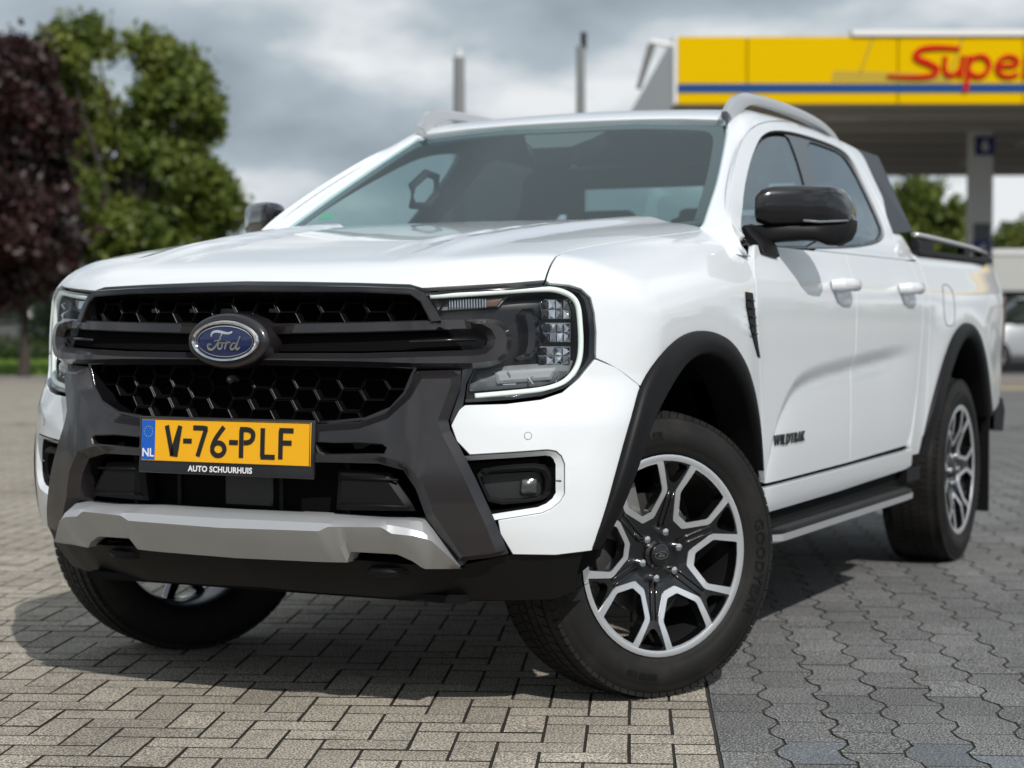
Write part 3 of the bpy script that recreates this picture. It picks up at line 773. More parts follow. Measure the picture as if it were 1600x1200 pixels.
# dark backing right behind the front skin
bk = [(-1.12, .40), (-1.12, .75), (-1.00, 1.08), (-.60, 1.10), (0, 1.105), (.60, 1.10), (1.00, 1.08), (1.12, .75), (1.12, .40), (.8, .30), (-.8, .30)]
panel('radiator_shroud', DARK, T, 'F', np.array(bk) * [.9, 1], px=False, off=-.115, step=.06, thick=.05)
# ---- grille
GU = [(385, 452), (560, 453), (636, 456), (655, 470), (672, 503), (560, 505), (385, 506)]   # upper opening
GT_out = [(385, 443), (560, 445), (645, 448), (662, 456), (680, 480), (692, 503), (672, 505), (655, 472), (640, 461), (560, 457), (385, 456)]
GL = [(385, 566), (560, 572), (642, 578), (628, 612), (608, 634), (570, 650), (500, 657), (385, 660)]
GLo = [(385, 560), (560, 565), (655, 572), (638, 616), (616, 642), (575, 658), (500, 666), (385, 668)]
o_ = sym(GLo); h_ = sym(GL)
grille = panel('grille', PIANO, T, 'F', o_, px=False, holes=[h_], off=.004, step=.03, thick=.05, bev=.003, fine=.012)
tq = sym(GT_out[:1] + GT_out[1:])
panel('grille_top_trim', PIANO, grille, 'F', tq, px=False, off=.012, step=.02, thick=.05, bev=.003, pillow=(.006, .01))
# honeycomb cells
PH, VH, sl = .128, .056, .016
def hexring(w=.0035, d=.022):
    hx = PH / 4 + sl / 2; e_ = PH / 4 - sl / 2
    def ring(k): return [(hx - k, 0), (e_ - k * .5, VH / 2 - k), (-(e_ - k * .5), VH / 2 - k), (-(hx - k), 0), (-(e_ - k * .5), -(VH / 2 - k)), (e_ - k * .5, -(VH / 2 - k))]
    rows = [[(x, y, z) for y, z in ring(k)] for x, k in ((-d, .001), (0, .0005), (.0015, .0018), (0, w), (-d, w + .003))]
    V, F = loft(rows, close_u=True); me = bpy.data.meshes.new('grille_cell'); me.from_pydata(V, [], F); me.materials.append(MESHB); me.update(); return me
hexm = hexring()
def cells(poly, zlist, prefix_off):
    for j, z0 in enumerate(zlist):
        for i in range(-9, 10):
            yc = i * PH / 2; zc = z0 + (VH / 2 if i % 2 else 0)
            x = float(FRONT(np.array(yc), np.array(zc))); th = math.atan2(yc, x - AXF) * .9
            if zc > 1.09: continue
            if not inside(poly, np.array([[th, zc]]))[0] and segdist(poly, np.array([[th, zc]]))[0] > .016: continue
            if segdist(poly, np.array([[th, zc]]))[0] < .004: continue
            o = bpy.data.objects.new('grille_cell', hexm); link(o, grille)
            sl_ = float(FRONT(np.array(yc + .01), np.array(zc)) - FRONT(np.array(yc - .01), np.array(zc))) / .02
            o.location = (x - .030, yc, zc); o.rotation_euler = (0, 0, -math.atan(sl_))
            o.scale = (1, 1 * math.sqrt(1 + sl_ * sl_), 1)
uq = sym(GU); lq = sym(GL)
ztop = uq[:, 1].max(); print('GRILLE z', uq[:, 1].min(), ztop, lq[:, 1].min(), lq[:, 1].max())
cells(uq, [1.022, 1.078], 0)
cells(lq, [.800 + VH * k for k in range(-1, 4)], 0)
# small grey tabs in the upper mesh
for y in (-.30, -.17, -.045, .08, -.07):
    x = float(FRONT(np.array(y), np.array(1.085))); bxo('grille_tab', (x - .05, y - .018, 1.052 - (.012 if y == -.07 else 0)), (x - .045, y + .018, 1.062), mat('tab_grey', (.05, .05, .052), .5), grille)
# twin horizontal bars that close in a C at each end, with a slot
BAR = [(400, 505), (560, 502), (700, 498), (762, 496), (778, 498), (790, 504), (800, 515), (804, 529), (803, 545), (796, 559), (784, 569), (768, 575), (740, 578), (650, 578), (560, 575), (400, 572)]
SLOT = [(400, 524), (560, 521), (735, 516), (750, 517), (759, 522), (763, 530), (761, 538), (754, 544), (742, 546), (560, 551), (400, 551)]
bq = sym([(385, 505)] + BAR[1:-1] + [(385, 572)], off=.016); sq = sym([(385, 524)] + SLOT[1:-1] + [(385, 551)], off=.016)
bar = panel('grille_bar', GUN, grille, 'F', bq, px=False, holes=[sq], off=.003, step=.012, fine=.010, thick=.075, bev=.003, pillow=(.017, .0115), edge_ang=32)
panel('grille_bar_slot', DARK, grille, 'F', sq, px=False, off=-.02, step=.04, thick=.01)
for s in (1, -1):
    P = trace([(640, 534), (690, 532), (742, 530)], off=.004); V, F = tube([tuple(p * [1, s, 1]) for p in P], .004, 6); mk('slot_rib', V, F, PIANO, grille)
# badge
bc = np.array([float(FRONT(np.array(0.), np.array(.978))) + .018, 0, .978])
BR = [(.0, 0), ]
def ell(a, b, x, n=56, c=bc): return [(c[0] + x - .09 * (a * math.cos(t)) ** 2, a * math.cos(t), c[2] + b * math.sin(t)) for t in np.linspace(0, 2 * math.pi, n + 1)[:-1]]
rows = [ell(.124, .073, -.05), ell(.124, .073, .012), ell(.120, .069, .024), ell(.112, .061, .030), ell(.104, .055, .030), ell(.102, .054, .022)]
V, F = loft(rows, close_u=True); badge = mk('badge', V, [f[::-1] for f in F], GUN, T, angle=40)
rows = [ell(.103, .0545, .020), ell(.102, .0535, .036), ell(.098, .050, .040), ell(.092, .045, .038), ell(.089, .0425, .030)]
V, F = loft(rows, close_u=True); mk('badge_ring', V, [f[::-1] for f in F], CHROME, badge, angle=50)
rows = [ell(.091, .0445, .030), ell(.06, .03, .033), ell(.001, .001, .034)]
V, F = loft(rows, close_u=True); mk('badge_field', V, F, BADGE_BLUE, badge)
def bpl(u, v, h): return (bc[0] + .0335 - .09 * u * u - .0008 * ((u / .09) ** 2 + (v / .044) ** 2) + h, u, bc[2] + v)
el = [(.0845 * math.cos(t), .039 * math.sin(t)) for t in np.linspace(0, 2 * math.pi, 49)]
ribbon([el], .0018, .0012, bpl).build('badge_line', CHROME, badge)
k_ = .0845 / 205
ws = [.0068, .0052, .0036, .0046, .0052, .0042, .0048, .0052]
ribbon([[(x * k_, y * k_) for x, y in p] for p in ford_strokes()], ws, .0022, bpl, taper=lambda t: .55 + .45 * math.sin(math.pi * min(1, max(0, t)))).build('badge_lettering', CHROME, badge)
# camera under the badge
V, F = tube([(bc[0] - .01, .004, .882), (bc[0] + .018, .004, .880)], [.013, .010], 14); cm = mk('front_camera', V, F, GLOSSB, T, angle=40)
V, F = tube([(bc[0] + .0181, .004, .880), (bc[0] + .020, .004, .880)], .005, 12); mk('lens', V, F, mat('camera_lens', (.02, .02, .03), .05, coat=1), cm)

# ---- dark guard: two splayed legs and a cross bar behind the number plate
G = [(385, 662), (500, 662), (560, 658), (600, 644), (630, 616), (650, 579), (724, 577), (722, 606), (703, 658), (706, 672), (722, 700), (748, 752), (776, 812), (800, 868), (770, 874), (716, 880), (690, 845), (664, 808), (648, 765), (628, 736), (590, 726), (500, 724), (385, 724)]
gq = sym(G, off=.02)
SL = [(498, 694), (560, 694), (600, 697), (605, 701), (602, 708), (510, 709), (503, 705)]
sl1 = Dom.to('F', trace(SL, off=.02)); sl2 = sl1 * [-1, 1]
guard = panel('bumper_guard', GUN, T, 'F', gq, px=False, holes=[sl1, sl2[::-1]], off=.006, step=.013, fine=.010, thick=.05, bev=.003, pillow=(.024, .018), edge_ang=24, flat_holes=True)
# intake behind
for s in (1, -1):
    ip = panel('intake_panel', PLAST, T, 'F', [(528, 732), (610, 738), (640, 780), (652, 800), (524, 798)], off=-.02, step=.03, sgn=s, thick=.03, pillow=(.008, .012))
    for (a, b) in (((532, 746), (622, 750)), ((528, 788), (640, 792))):
        P = trace([a, ((a[0] + b[0]) / 2, (a[1] + b[1]) / 2), b], off=-.010); V, F = tube([tuple(p * [1, s, 1]) for p in P], .0035, 6); mk('panel_rib', V, F, PLAST, ip)
bxo('radar_cover', (.760, -.075, .545), (.782, .075, .655), mat('radar_grey', (.022, .023, .024), .35), T, bevel=.006)
for y in (-.22, .10, .30, -.36): bxo('intake_strut', (.73, y - .006, .53), (.78, y + .006, .67), PLAST, T)
panel('intake_backing', DARK, T, 'F', sym([(385, 715), (600, 715), (668, 815), (385, 815)]), px=False, off=-.07, step=.05, thick=.01)
# ---- silver skid bar
top = [(385, 799), (492, 803), (590, 810), (662, 811), (676, 826), (697, 853), (720, 884)]
cr1 = [(385, 812), (500, 817), (560, 822), (606, 820), (640, 826), (664, 833), (690, 858), (719, 885)]
cr0 = [(385, 803), (495, 808), (520, 812), (600, 812), (658, 814), (676, 834), (697, 860), (718, 886)]
bot = [(385, 873), (500, 878), (571, 881), (545, 861), (620, 865), (645, 877), (662, 889), (718, 889)]
def rs3(P, n):
    d = np.r_[0, np.cumsum(np.linalg.norm(np.diff(P, axis=0), axis=1))]; u = np.linspace(0, d[-1], n)
    return np.stack([np.interp(u, d, P[:, k]) for k in range(3)], 1)
def srow(pts, off, dx=0.):
    P = trace(pts, off=off); P[0, 1] = 0
    return P + np.array([dx, 0, 0])
def rsx(P, ys):  # resample by y
    return np.stack([np.interp(ys, P[:, 1], P[:, k]) for k in range(3)], 1)
A0 = srow(top, .0); A1 = srow(cr0, .022); A2 = srow(cr1, .050); A4 = srow(bot, .012)
cr2 = [(385, 827), (498, 830), (512, 823), (596, 824), (612, 834), (650, 838), (674, 845), (694, 863), (719, 886)]
A3 = srow(cr2, .058)
def uni(P, n=60):
    Q = P.copy(); return rs3(Q, n)
yE = min(P[:, 1].max() for P in (A0, A1, A2, A4))
ys = np.linspace(0, 1, 70)
def byy(P):
    o = np.argsort(P[:, 1], kind='stable'); P = P[o]; return np.stack([np.interp(ys * P[-1, 1], P[:, 1], P[:, k]) for k in range(3)], 1)
# bottom is traced as a polyline that folds back for the tow-hook notch: use a monotone version
bot_m = [(385, 873), (500, 878), (543, 879), (547, 862), (620, 866), (645, 877), (662, 889), (718, 889)]
A4 = srow(bot_m, .012)
B0, B1, B2, BB, B4 = map(byy, (A0, A1, A2, A3, A4))
B3 = BB * .45 + B4 * .55 + np.array([.006, 0, 0])
rows = []
for r in (B0 + [-.05, 0, 0], B0, B1, B2, BB, B3, B4, B4 + [-.05, 0, .0]):
    rows.append([tuple(p * [1, -1, 1]) for p in r[::-1][:-1]] + [tuple(p) for p in r])
V, F = loft(rows, cap=False); mk('skid_plate', V, F, SILV, T, angle=22)
# lower lip
lt = [(385, 868), (571, 876), (640, 882), (718, 884), (800, 866), (868, 866), (912, 860)]
lb = [(385, 916), (500, 926), (600, 933), (700, 937), (800, 938), (868, 936), (900, 922)]
LA = srow(lt, -.012); LB = srow(lb, -.035)
rows = []
for r in (byy(LA) + [-.04, 0, .01], byy(LA), byy(LA) * .5 + byy(LB) * .5 + [.012, 0, 0], byy(LB), byy(LB) + [-.10, 0, .01]):
    rows.append([tuple(p * [1, -1, 1]) for p in r[::-1][:-1]] + [tuple(p) for p in r])
V, F = loft(rows); mk('lower_lip', V, F, PLAST, T, angle=30)
# tow hooks
for s in (1, -1):
    mb = MB(); y0 = .40 * s
    V, F = tube([(.74, y0 - .06, .405), (.755, y0 - .055, .40), (.780, y0 - .02, .398), (.780, y0 + .02, .398), (.755, y0 + .055, .40), (.74, y0 + .06, .405)], .014, 8); mb.add(V, F)
    mb.box((.66, y0 - .08, .39), (.75, y0 + .08, .43)); mb.build('tow_hook', PLAST, T, smooth=True)
# ---- number plate (a slightly bowed holder with the plate on it)
PX, PZ = .8905, .7205
npl = bpy.data.objects.new('number_plate', None); link(npl, T); npl.location = (PX, 0.0, PZ); npl.rotation_euler = (0, R_(-3), 0); npl.empty_display_size = .1
mb = MB(); mb.box((-.012, -.268, -.086), (.000, .268, .062)); mb.build('plate_holder', GLOSSB, npl, bevel=.004)
mb = MB(); mb.box((.000, -.2595, -.055), (.0035, .2595, .055)); mb.build('plate_face', YEL, npl, bevel=.0015)
bxo('plate_band', (.0036, -.2560, -.0515), (.0042, -.2140, .0515), BLUE, npl)
rm = MB()
for a, b, c, d in ((-.2585, .0532, .2585, .0548), (-.2585, -.0548, .2585, -.0532), (-.2585, -.0532, -.2568, .0532), (.2568, -.0532, .2585, .0532)): rm.box((.0036, a, b), (.0046, c, d))
rm.build('plate_border', INK, npl)
def pp_(u, v, h): return (.0036 + h, u, v)
H = .0385
def glyph(c):
    if c == 'V': return [[(-.021, H), (-.002, -H), (.002, -H), (.021, H)]]
    if c == '-': return [[(-.013, 0), (.013, 0)]]
    if c == '7': return [[(-.021, H - .004), (.020, H - .004), (.017, H - .010), (-.006, -H)]]
    if c == '6': return [[(.016, H), (.0, .020), (-.013, .002), (-.019, -.014)], [(.019 * math.cos(t) * 1.0, -.0185 + .0165 * math.sin(t)) for t in np.linspace(math.pi, -math.pi, 23)]]
    if c == 'P': return [[(-.018, -H), (-.018, H - .006)], [(-.0225, H - .0045), (.004, H - .0045), (.016, H - .011), (.018, .018), (.014, .006), (.002, .0005), (-.010, .0005)]]
    if c == 'L': return [[(-.017, H), (-.017, -H + .0045)], [(-.0215, -H + .0045), (.020, -H + .0045)]]
    if c == 'F': return [[(-.017, -H), (-.017, H - .0045)], [(-.0215, H - .0045), (.020, H - .0045)], [(-.017, .003), (.015, .003)]]
for c, u in zip('V-76-PLF', (-.156, -.1115, -.073, -.0156, .0305, .072, .135, .189)):
    g = glyph(c); g = [chaikin(p, 1, False) if c in '67P' and len(p) > 3 else p for p in g]
    ribbon([[(u + a, b) for a, b in p] for p in g], .0125, .0016, pp_).build('plate_character', INK, npl)
V, F = text_mesh('NL', .030, .0004, lambda u, v, h: (.0043 + h, -.2352 + u, -.034 + v), bold=.0006); mk('plate_country_code', V, F, WTXT, npl, smooth=False)
st_ = MB()
for k in range(12):
    a = 2 * math.pi * k / 12; cy0, cz0 = -.235 + .0135 * math.cos(a), .022 + .0135 * math.sin(a); ps = []
    for j in range(10):
        r = .0023 if j % 2 == 0 else .0010; b = math.pi / 2 + j * math.pi / 5; ps.append((.00445, cy0 + r * math.cos(b), cz0 + r * math.sin(b)))
    st_.add(ps, [tuple(range(10))])
st_.build('plate_stars', mat('plate_star', (.35, .42, .25), .5), npl)
V, F = text_mesh('AUTO SCHUURHUIS', .0205, .0004, lambda u, v, h: (.0004 + h, -.012 + u, -.0715 + v), bold=.00065, sp=1.06); mk('dealer_lettering', V, F, WTXT, npl, smooth=False)

# ---- headlamps
LAMP = [(657, 457), (715, 452), (800, 447), (858, 443), (890, 446), (908, 452), (922, 466), (928, 490), (931, 520), (930, 560), (920, 578), (905, 592), (880, 608), (848, 619), (800, 625), (724, 630), (729, 600), (740, 574), (700, 520), (668, 500)]
DR1 = [(672, 463), (740, 459), (850, 451), (872, 453), (892, 461), (903, 475), (906, 500), (908, 540), (905, 566), (895, 585), (878, 600), (850, 609), (800, 614), (742, 619)]
for s in (1, -1):
    hlamp = panel('headlight', LAMPD, T, 'F', LAMP, off=-.060, step=.03, sgn=s, thick=.02, gap=.004)
    panel('lens', LENS, hlamp, 'F', LAMP, off=-.004, step=.022, sgn=s, thick=.004, gap=.0015)
    panel('lamp_frame', GLOSSB, hlamp, 'F', LAMP, holes=[[(668, 464), (715, 458), (800, 453), (858, 449), (888, 452), (904, 459), (912, 470), (917, 492), (920, 520), (919, 556), (910, 572), (897, 586), (875, 600), (846, 611), (800, 617), (730, 622), (735, 600), (746, 574), (705, 522), (676, 500)]], off=-.012, step=.02, sgn=s, thick=.05)
    dr = trace(DR1, off=-.018); dr = chaikin(dr, 2, False)
    V, F = tube([tuple(p * [1, s, 1]) for p in dr], .0072, 10); mk('light_guide', V, F, DRL, hlamp)
    for dz in (-.011, .0105):
        P = dr + grad(BODY, dr) * (-.006)
        c = dr.mean(0); sc_ = 1 + dz * 2.2; Q = c + (P - c) * sc_; V, F = tube([tuple(p * [1, s, 1]) for p in Q], .0028, 6); mk('guide_rim', V, F, STEEL, hlamp)
    # indicator chamber
    ind = panel('indicator_chamber', LAMPG, hlamp, 'F', [(674, 468), (796, 462), (780, 481), (684, 487)], off=-.045, step=.03, sgn=s, thick=.01)
    ch_ = MB()
    for k in range(14):
        P = trace([(702 + k * 4.3, 467.5), (702.5 + k * 4.3, 480.5)], off=-.036); V, F = tube([tuple(p * [1, s, 1]) for p in P], .0020, 5); ch_.add(V, F)
    ch_.build('reflector_fins', REFL, ind)
    panel('amber_reflector', AMB, ind, 'F', [(752, 465), (790, 463), (777, 480), (752, 481)], off=-.038, step=.02, sgn=s, thick=.004)
    # grey lower chamber
    lowc = panel('lower_chamber', LAMPG, hlamp, 'F', [(735, 578), (800, 570), (850, 567), (898, 562), (890, 584), (872, 596), (846, 604), (798, 608), (732, 613)], off=-.046, step=.02, sgn=s, thick=.02, pillow=(.010, .02))
    panel('position_lamp', mat('clear_plastic_grey', (.33, .35, .36), .2), lowc, 'F', [(770, 580), (872, 573), (862, 594), (776, 601)], off=-.033, step=.01, sgn=s, thick=.008, pillow=(.004, .006))
    bits = MB()
    for (a, b) in (((786, 601), (806, 600)), ((793, 579), (798, 588)), ((826, 590), (833, 600)), ((832, 588), (826, 598)), ((872, 588), (868, 597))):
        P = trace([a, b], off=-.024); V, F = tube([tuple(p * [1, s, 1]) for p in P], .0016, 5); bits.add(V, F)
    bits.build('chrome_detail', CHROME, lowc)
    # centre bowl beside the bar
    panel('lamp_blade', PIANO, hlamp, 'F', [(806, 482), (840, 480), (846, 520), (842, 560), (800, 566), (812, 545), (814, 515)], off=-.036, step=.02, sgn=s, thick=.03, pillow=(.012, .012), ch=1)
    # three stacked projector modules, each a grid of facets
    for k, (y0, y1, xl, xr) in enumerate(((466, 500, 842, 893), (503, 536, 845, 893), (540, 571, 838, 893))):
        nx, ny = 3, 2
        mod = panel('projector_module', CHROME if k < 0 else mat('module_glass', (.40, .41, .43), .12, metal=.8), hlamp, 'F', [(xl, y0 + 6), (xl + 8, y0), (xr, y0), (xr, y1), (xl + 4, y1)], off=-.050, step=.02, sgn=s, thick=.02)
        fc = MB(); fd = MB(); fg = MB()
        for ix in range(4):
            for iy in range(2):
                u0 = xl + 3 + (xr - xl - 5) * ix / 4; u1 = xl + 3 + (xr - xl - 5) * (ix + 1) / 4; v0 = y0 + 2 + (y1 - y0 - 3) * iy / 2; v1 = y0 + 2 + (y1 - y0 - 3) * (iy + 1) / 2
                q = trace([(u0 + .8, v0 + .8), (u1 - .8, v0 + .8), (u1 - .8, v1 - .8), (u0 + .8, v1 - .8)], off=-.042)
                c = q.mean(0) + grad(BODY, q.mean(0)[None])[0] * (.004 + .007 * random.random()) + np.array([0, (random.random() - .5) * .012, (random.random() - .5) * .012])
                V = [tuple(p * [1, s, 1]) for p in q] + [tuple(c * [1, s, 1])]
                (fd if ix == 0 else (fg if (ix + iy + k) % 3 == 0 else fc)).add(V, [(0, 1, 4), (1, 2, 4), (2, 3, 4), (3, 0, 4)])
        fc.build('facet', REFL, mod); fd.build('facet', GLOSSB, mod); fg.build('facet', mat('facet_grey', (.36, .37, .39), .15, metal=.9), mod)
# black garnish between guard and headlamp
for s in (1, -1): panel('lamp_garnish', GLOSSB, T, 'F', [(722, 577), (742, 574), (729, 600), (724, 633), (704, 664), (703, 655), (718, 610)], off=.0, step=.02, sgn=s, thick=.03, gap=0)
# ---- side details
for s in (1, -1):
    # vent on the fender
    vt = panel('fender_vent', PLAST, T, 'R', [(1166, 454), (1177, 456), (1181, 490), (1183, 520), (1189, 560), (1185, 558), (1175, 520), (1167, 480)], off=.004, step=.012, sgn=s, thick=.01, bev=.002)
    for k in range(5):
        P = trace([(1169 + k * 1.4, 468 + k * 13), (1179 + k * 1.2, 470 + k * 13)], off=.009); V, F = tube([tuple(p * [1, s, 1]) for p in P], .0022, 5); mk('vent_fin', V, F, MESHB, vt)
    # door badge
    def dpl(u, v, h, s=s):
        x = -.885 - u; z = .655 + v; y = float(SIDE(np.array(x), np.array(z))) + .0015 + h
        return (x if s > 0 else -1.77 - x, y * s, z)
    V, F = text_mesh('WILDTRAK', .047, .005, dpl, bold=.0004, sp=1.30, shear=.2); mk('door_badge', V, F, GLOSSB, T, smooth=False)
    # running board
    mb = MB(); rows = []; xs = np.linspace(-.52, -2.36, 30)
    for x in xs:
        e_ = 1 - .5 * sst(-.66, -.52, np.array(x)) - .9 * sst(-2.22, -2.36, np.array(x)); wv = .84 + .15 * e_
        rows.append([(x, .80 * s, .352), (x, .80 * s, .400), (x, (wv - .03) * s, .398), (x, (wv - .004) * s, .392), (x, wv * s, .385), (x, wv * s, .378)])
    V, F = loft(rows, cap=True); mb.add(V, F); rbd = mb.build('running_board', PLAST, T, smooth=True)
    sv = [[(x_, y_ * 1.0 , z_) for x_, y_, z_ in (r[5], (r[5][0], r[5][1] + .004 * s, r[5][2]), (r[5][0], r[5][1] + .003 * s, r[5][2] - .021), (r[5][0], r[5][1] - .012 * s, r[5][2] - .028), (r[5][0], .82 * s, .352))] for r in rows]
    V, F = loft(sv); mk('step_edge', V, F, RAILM, rbd, angle=30)
    gr = MB()
    for k in range(9):
        yv = .835 + k * .0155
        V, F = tube([(x, min(yv, abs(rows[i][3][1]) - .004) * s, .3995) for i, x in enumerate(xs)], .0022, 5); gr.add(V, F)
    gr.build('tread_ribs', UNDER, rbd)
    bxo('sill_skirt', (-2.54, min(.80 * s, .885 * s), .34), (-.56, max(.80 * s, .885 * s), .47), UNDER, T)
    bxo('sill_end', (-2.60, min(.84 * s, .925 * s), .40), (-2.40, max(.84 * s, .925 * s), .455), PLAST, T)
    for xx in (-.85, -2.1): bxo('board_bracket', (xx - .04, min(.4 * s, .82 * s), .36), (xx + .04, max(.4 * s, .82 * s), .385), UNDER, T)
# ------------------------------------------------------------------ cab
GAP = [(1150, 375), (1143, 345), (1141, 327), (1143, 290), (1151, 247), (1163, 214), (1180, 196), (1205, 189), (1235, 191), (1270, 201), (1305, 218), (1328, 238), (1345, 262), (1362, 295), (1385, 340), (1404, 378)]
GAPC = catmull(GAP[1:], 5); gq_ = Dom.to('Q', trace(GAPC, 'G'))
DLO = [(1160, 362), (1160, 335), (1164, 292), (1173, 252), (1186, 219), (1198, 208), (1214, 204), (1245, 208), (1290, 222), (1318, 235), (1332, 250), (1348, 278), (1384, 355), (1383, 368), (1374, 379), (1340, 386), (1280, 388), (1200, 387), (1172, 384)]
dlo = Dom.to('Q', trace(DLO, 'G'))
def qz(x, z):
    P = Dom.back('S', np.array([[x, z]]), GSIDE); return Dom.to('Q', P)[0]
# door frames (white) with the window opening
base = [qz(-2.475, 1.264), qz(-1.5, 1.264), qz(-.90, 1.264), qz(-.60, 1.264)]
dfr = np.vstack([gq_, base])
for s in (1, -1): panel('window_frame', WHITE, T, 'Q', dfr, fld='G', px=False, holes=[chaikin(dlo, 2)], step=.02, fine=.010, sgn=s)
# windscreen pillar, roof side and rear pillar: one strip between the glass / roof edge and the door gap
WE = [(1103, 342), (1108, 329), (1122, 282), (1131, 240), (1137, 208), (1139, 190)]
we = Dom.to('Q', trace(WE, 'C'))
topedge = [Dom.to('Q', Dom.back('T', np.array([[x, .585]]), CAB))[0] for x in (-1.36, -1.6, -2.0, -2.4, -2.64)]
back_ = [qz(-2.685, 1.66), qz(-2.69, 1.5), qz(-2.69, 1.264), qz(-2.48, 1.264)]
def newton0(P):
    for _ in range(5):
        g = np.stack([(GSIDE(P + np.eye(3)[i] * 1e-3) - GSIDE(P - np.eye(3)[i] * 1e-3)) / 2e-3 for i in range(3)], -1); P = P - g * (GSIDE(P) / np.maximum((g * g).sum(1), .05))[:, None]
    return P
inn = list(trace([(1080, 373)], 'B') - [0, .01, .018]) + list(trace([(1088, 360), (1099, 351), (1107, 329), (1122, 282), (1131, 240), (1137, 208), (1140, 190)], 'C'))
inn += [Dom.back('T', np.array([[x, .585]]), GSIDE)[0] for x in (-1.42, -1.75, -2.1, -2.4, -2.62)]
inn += [Dom.back('S', np.array([[-2.685, z]]), GSIDE)[0] for z in (1.68, 1.60, 1.46, 1.264)]
oun = list(trace([(1168, 408)], 'B') - [0, .012, 0]) + list(trace([(1160, 388), (1147, 362), (1141, 327), (1144, 288), (1152, 245), (1163, 214), (1180, 196), (1205, 189), (1235, 191), (1270, 201), (1305, 218), (1328, 238), (1345, 262), (1362, 295), (1385, 340)], 'G')) + [Dom.back('S', np.array([[-2.47, 1.264]]), GSIDE)[0]]
print('STRIP', len(inn), len(oun))
I3 = catmull(np.array(inn), 8); O3 = newton0(catmull(np.array(oun), 8))
nI = len(I3); ix = np.arange(nI)
def newton(f, P, n=5):
    for _ in range(n):
        g = np.stack([(f(P + np.eye(3)[i] * 1e-3) - f(P - np.eye(3)[i] * 1e-3)) / 2e-3 for i in range(3)], -1); P = P - g * (f(P) / np.maximum((g * g).sum(1), .05))[:, None]
    return P
rows = []
for t in np.linspace(0, 1, 13):
    Pm = I3 * (1 - t) + O3 * t; Pc = newton(CAB, Pm); Pg = newton(GSIDE, Pm)
    wgt = np.clip((ix - 60) / 16, 0, 1)[:, None]; tt = max(t * t, 0)
    A_ = Pc * (1 - tt) + Pg * tt if t < 1 else O3
    Q = A_ * (1 - wgt) + (Pg if 0 < t < 1 else Pm) * wgt
    fw_ = np.clip((ix - 8) / 8, 0, 1)[:, None]; Q = Pm * (1 - fw_) + Q * fw_
    Q = Q if 0 < t < 1 else Pm
    rows.append(Q)
cI = np.array([-1.6, 0, 1.2])
dI = [I3 + (cI - I3) * .03]; dO = [O3 + (cI - O3) * .03]
for s in (1, -1):
    R2 = [[tuple(p * [1, s, 1]) for p in r] for r in dI + rows + dO]
    V, F = loft(R2); mk('roof_side', V, F if s > 0 else [f[::-1] for f in F], WHITE, T, angle=60)
rf = np.array([(-1.275, 0), (-1.275, .25), (-1.27, .42), (-1.255, .583), (-1.6, .583), (-2.0, .583), (-2.4, .583), (-2.64, .583), (-2.655, .3), (-2.66, 0)])
rf = np.vstack([rf, rf[1:-1][::-1] * [1, -1]])
panel('roof', WHITE, T, 'T', rf, fld='C', px=False, step=.035, thick=.02)
# windscreen
wt = trace([(800, 197), (950, 190), (1070, 188), (1137, 191)], 'C')
wr = trace([(1131, 240), (1122, 282), (1108, 329), (1101, 347)], 'C')
wtq = Dom.to('T', wt); wrq = Dom.to('T', wr); print('WSTOP', wt.round(3).tolist(), wr.round(3).tolist())
hw = [(-1.262, 0.0), (-1.272, .25)] + [(float(x), float(y)) for x, y in wtq[2:]] + [(float(x), float(y)) for x, y in wrq] + [(-.56, .74), (-.51, .60), (-.47, .3), (-.46, 0.)]
hw = np.array(hw); hw[-4:, 0] += .0
wsq = np.vstack([hw, hw[1:-1][::-1] * [1, -1]])
ws = panel('windscreen', GLW, T, 'T', wsq, fld='C', px=False, off=-.004, step=.03, thick=.004)
FR = mat('glass_frit', (.012, .012, .013), .25, coat=.5)
fr_in = inset(chaikin(wsq, 1), .045)
fr_in = chaikin(fr_in, 2)
panel('frit_band', FR, ws, 'T', inset(wsq, .003), fld='C', px=False, holes=[fr_in], off=-.011, step=.03, fine=.015, thick=.002)
panel('sensor_housing', FR, ws, 'T', np.array([(-1.24, -.17), (-1.24, .17), (-1.17, .13), (-1.13, .09), (-1.11, .075), (-1.11, -.075), (-1.13, -.09), (-1.17, -.13)]), fld='C', px=False, off=-.014, step=.03, thick=.05)
panel('sticker', mat('sticker_green', (.10, .45, .22), .5), ws, 'T', np.array([(-.70, -.62), (-.70, -.68), (-.66, -.67), (-.66, -.62)]), fld='C', px=False, off=-.010, step=.02, thick=.0005)
# chrome-less black cowl under the rear edge of the hood
rows = []
for y in np.linspace(-.80, .80, 21):
    rows.append([(-.42, y, 1.20), (-.50, y, 1.285 - .03 * abs(y)), (-.66, y, 1.27)])
V, F = loft(rows); mk('cowl_panel', V, F, PLAST, T)
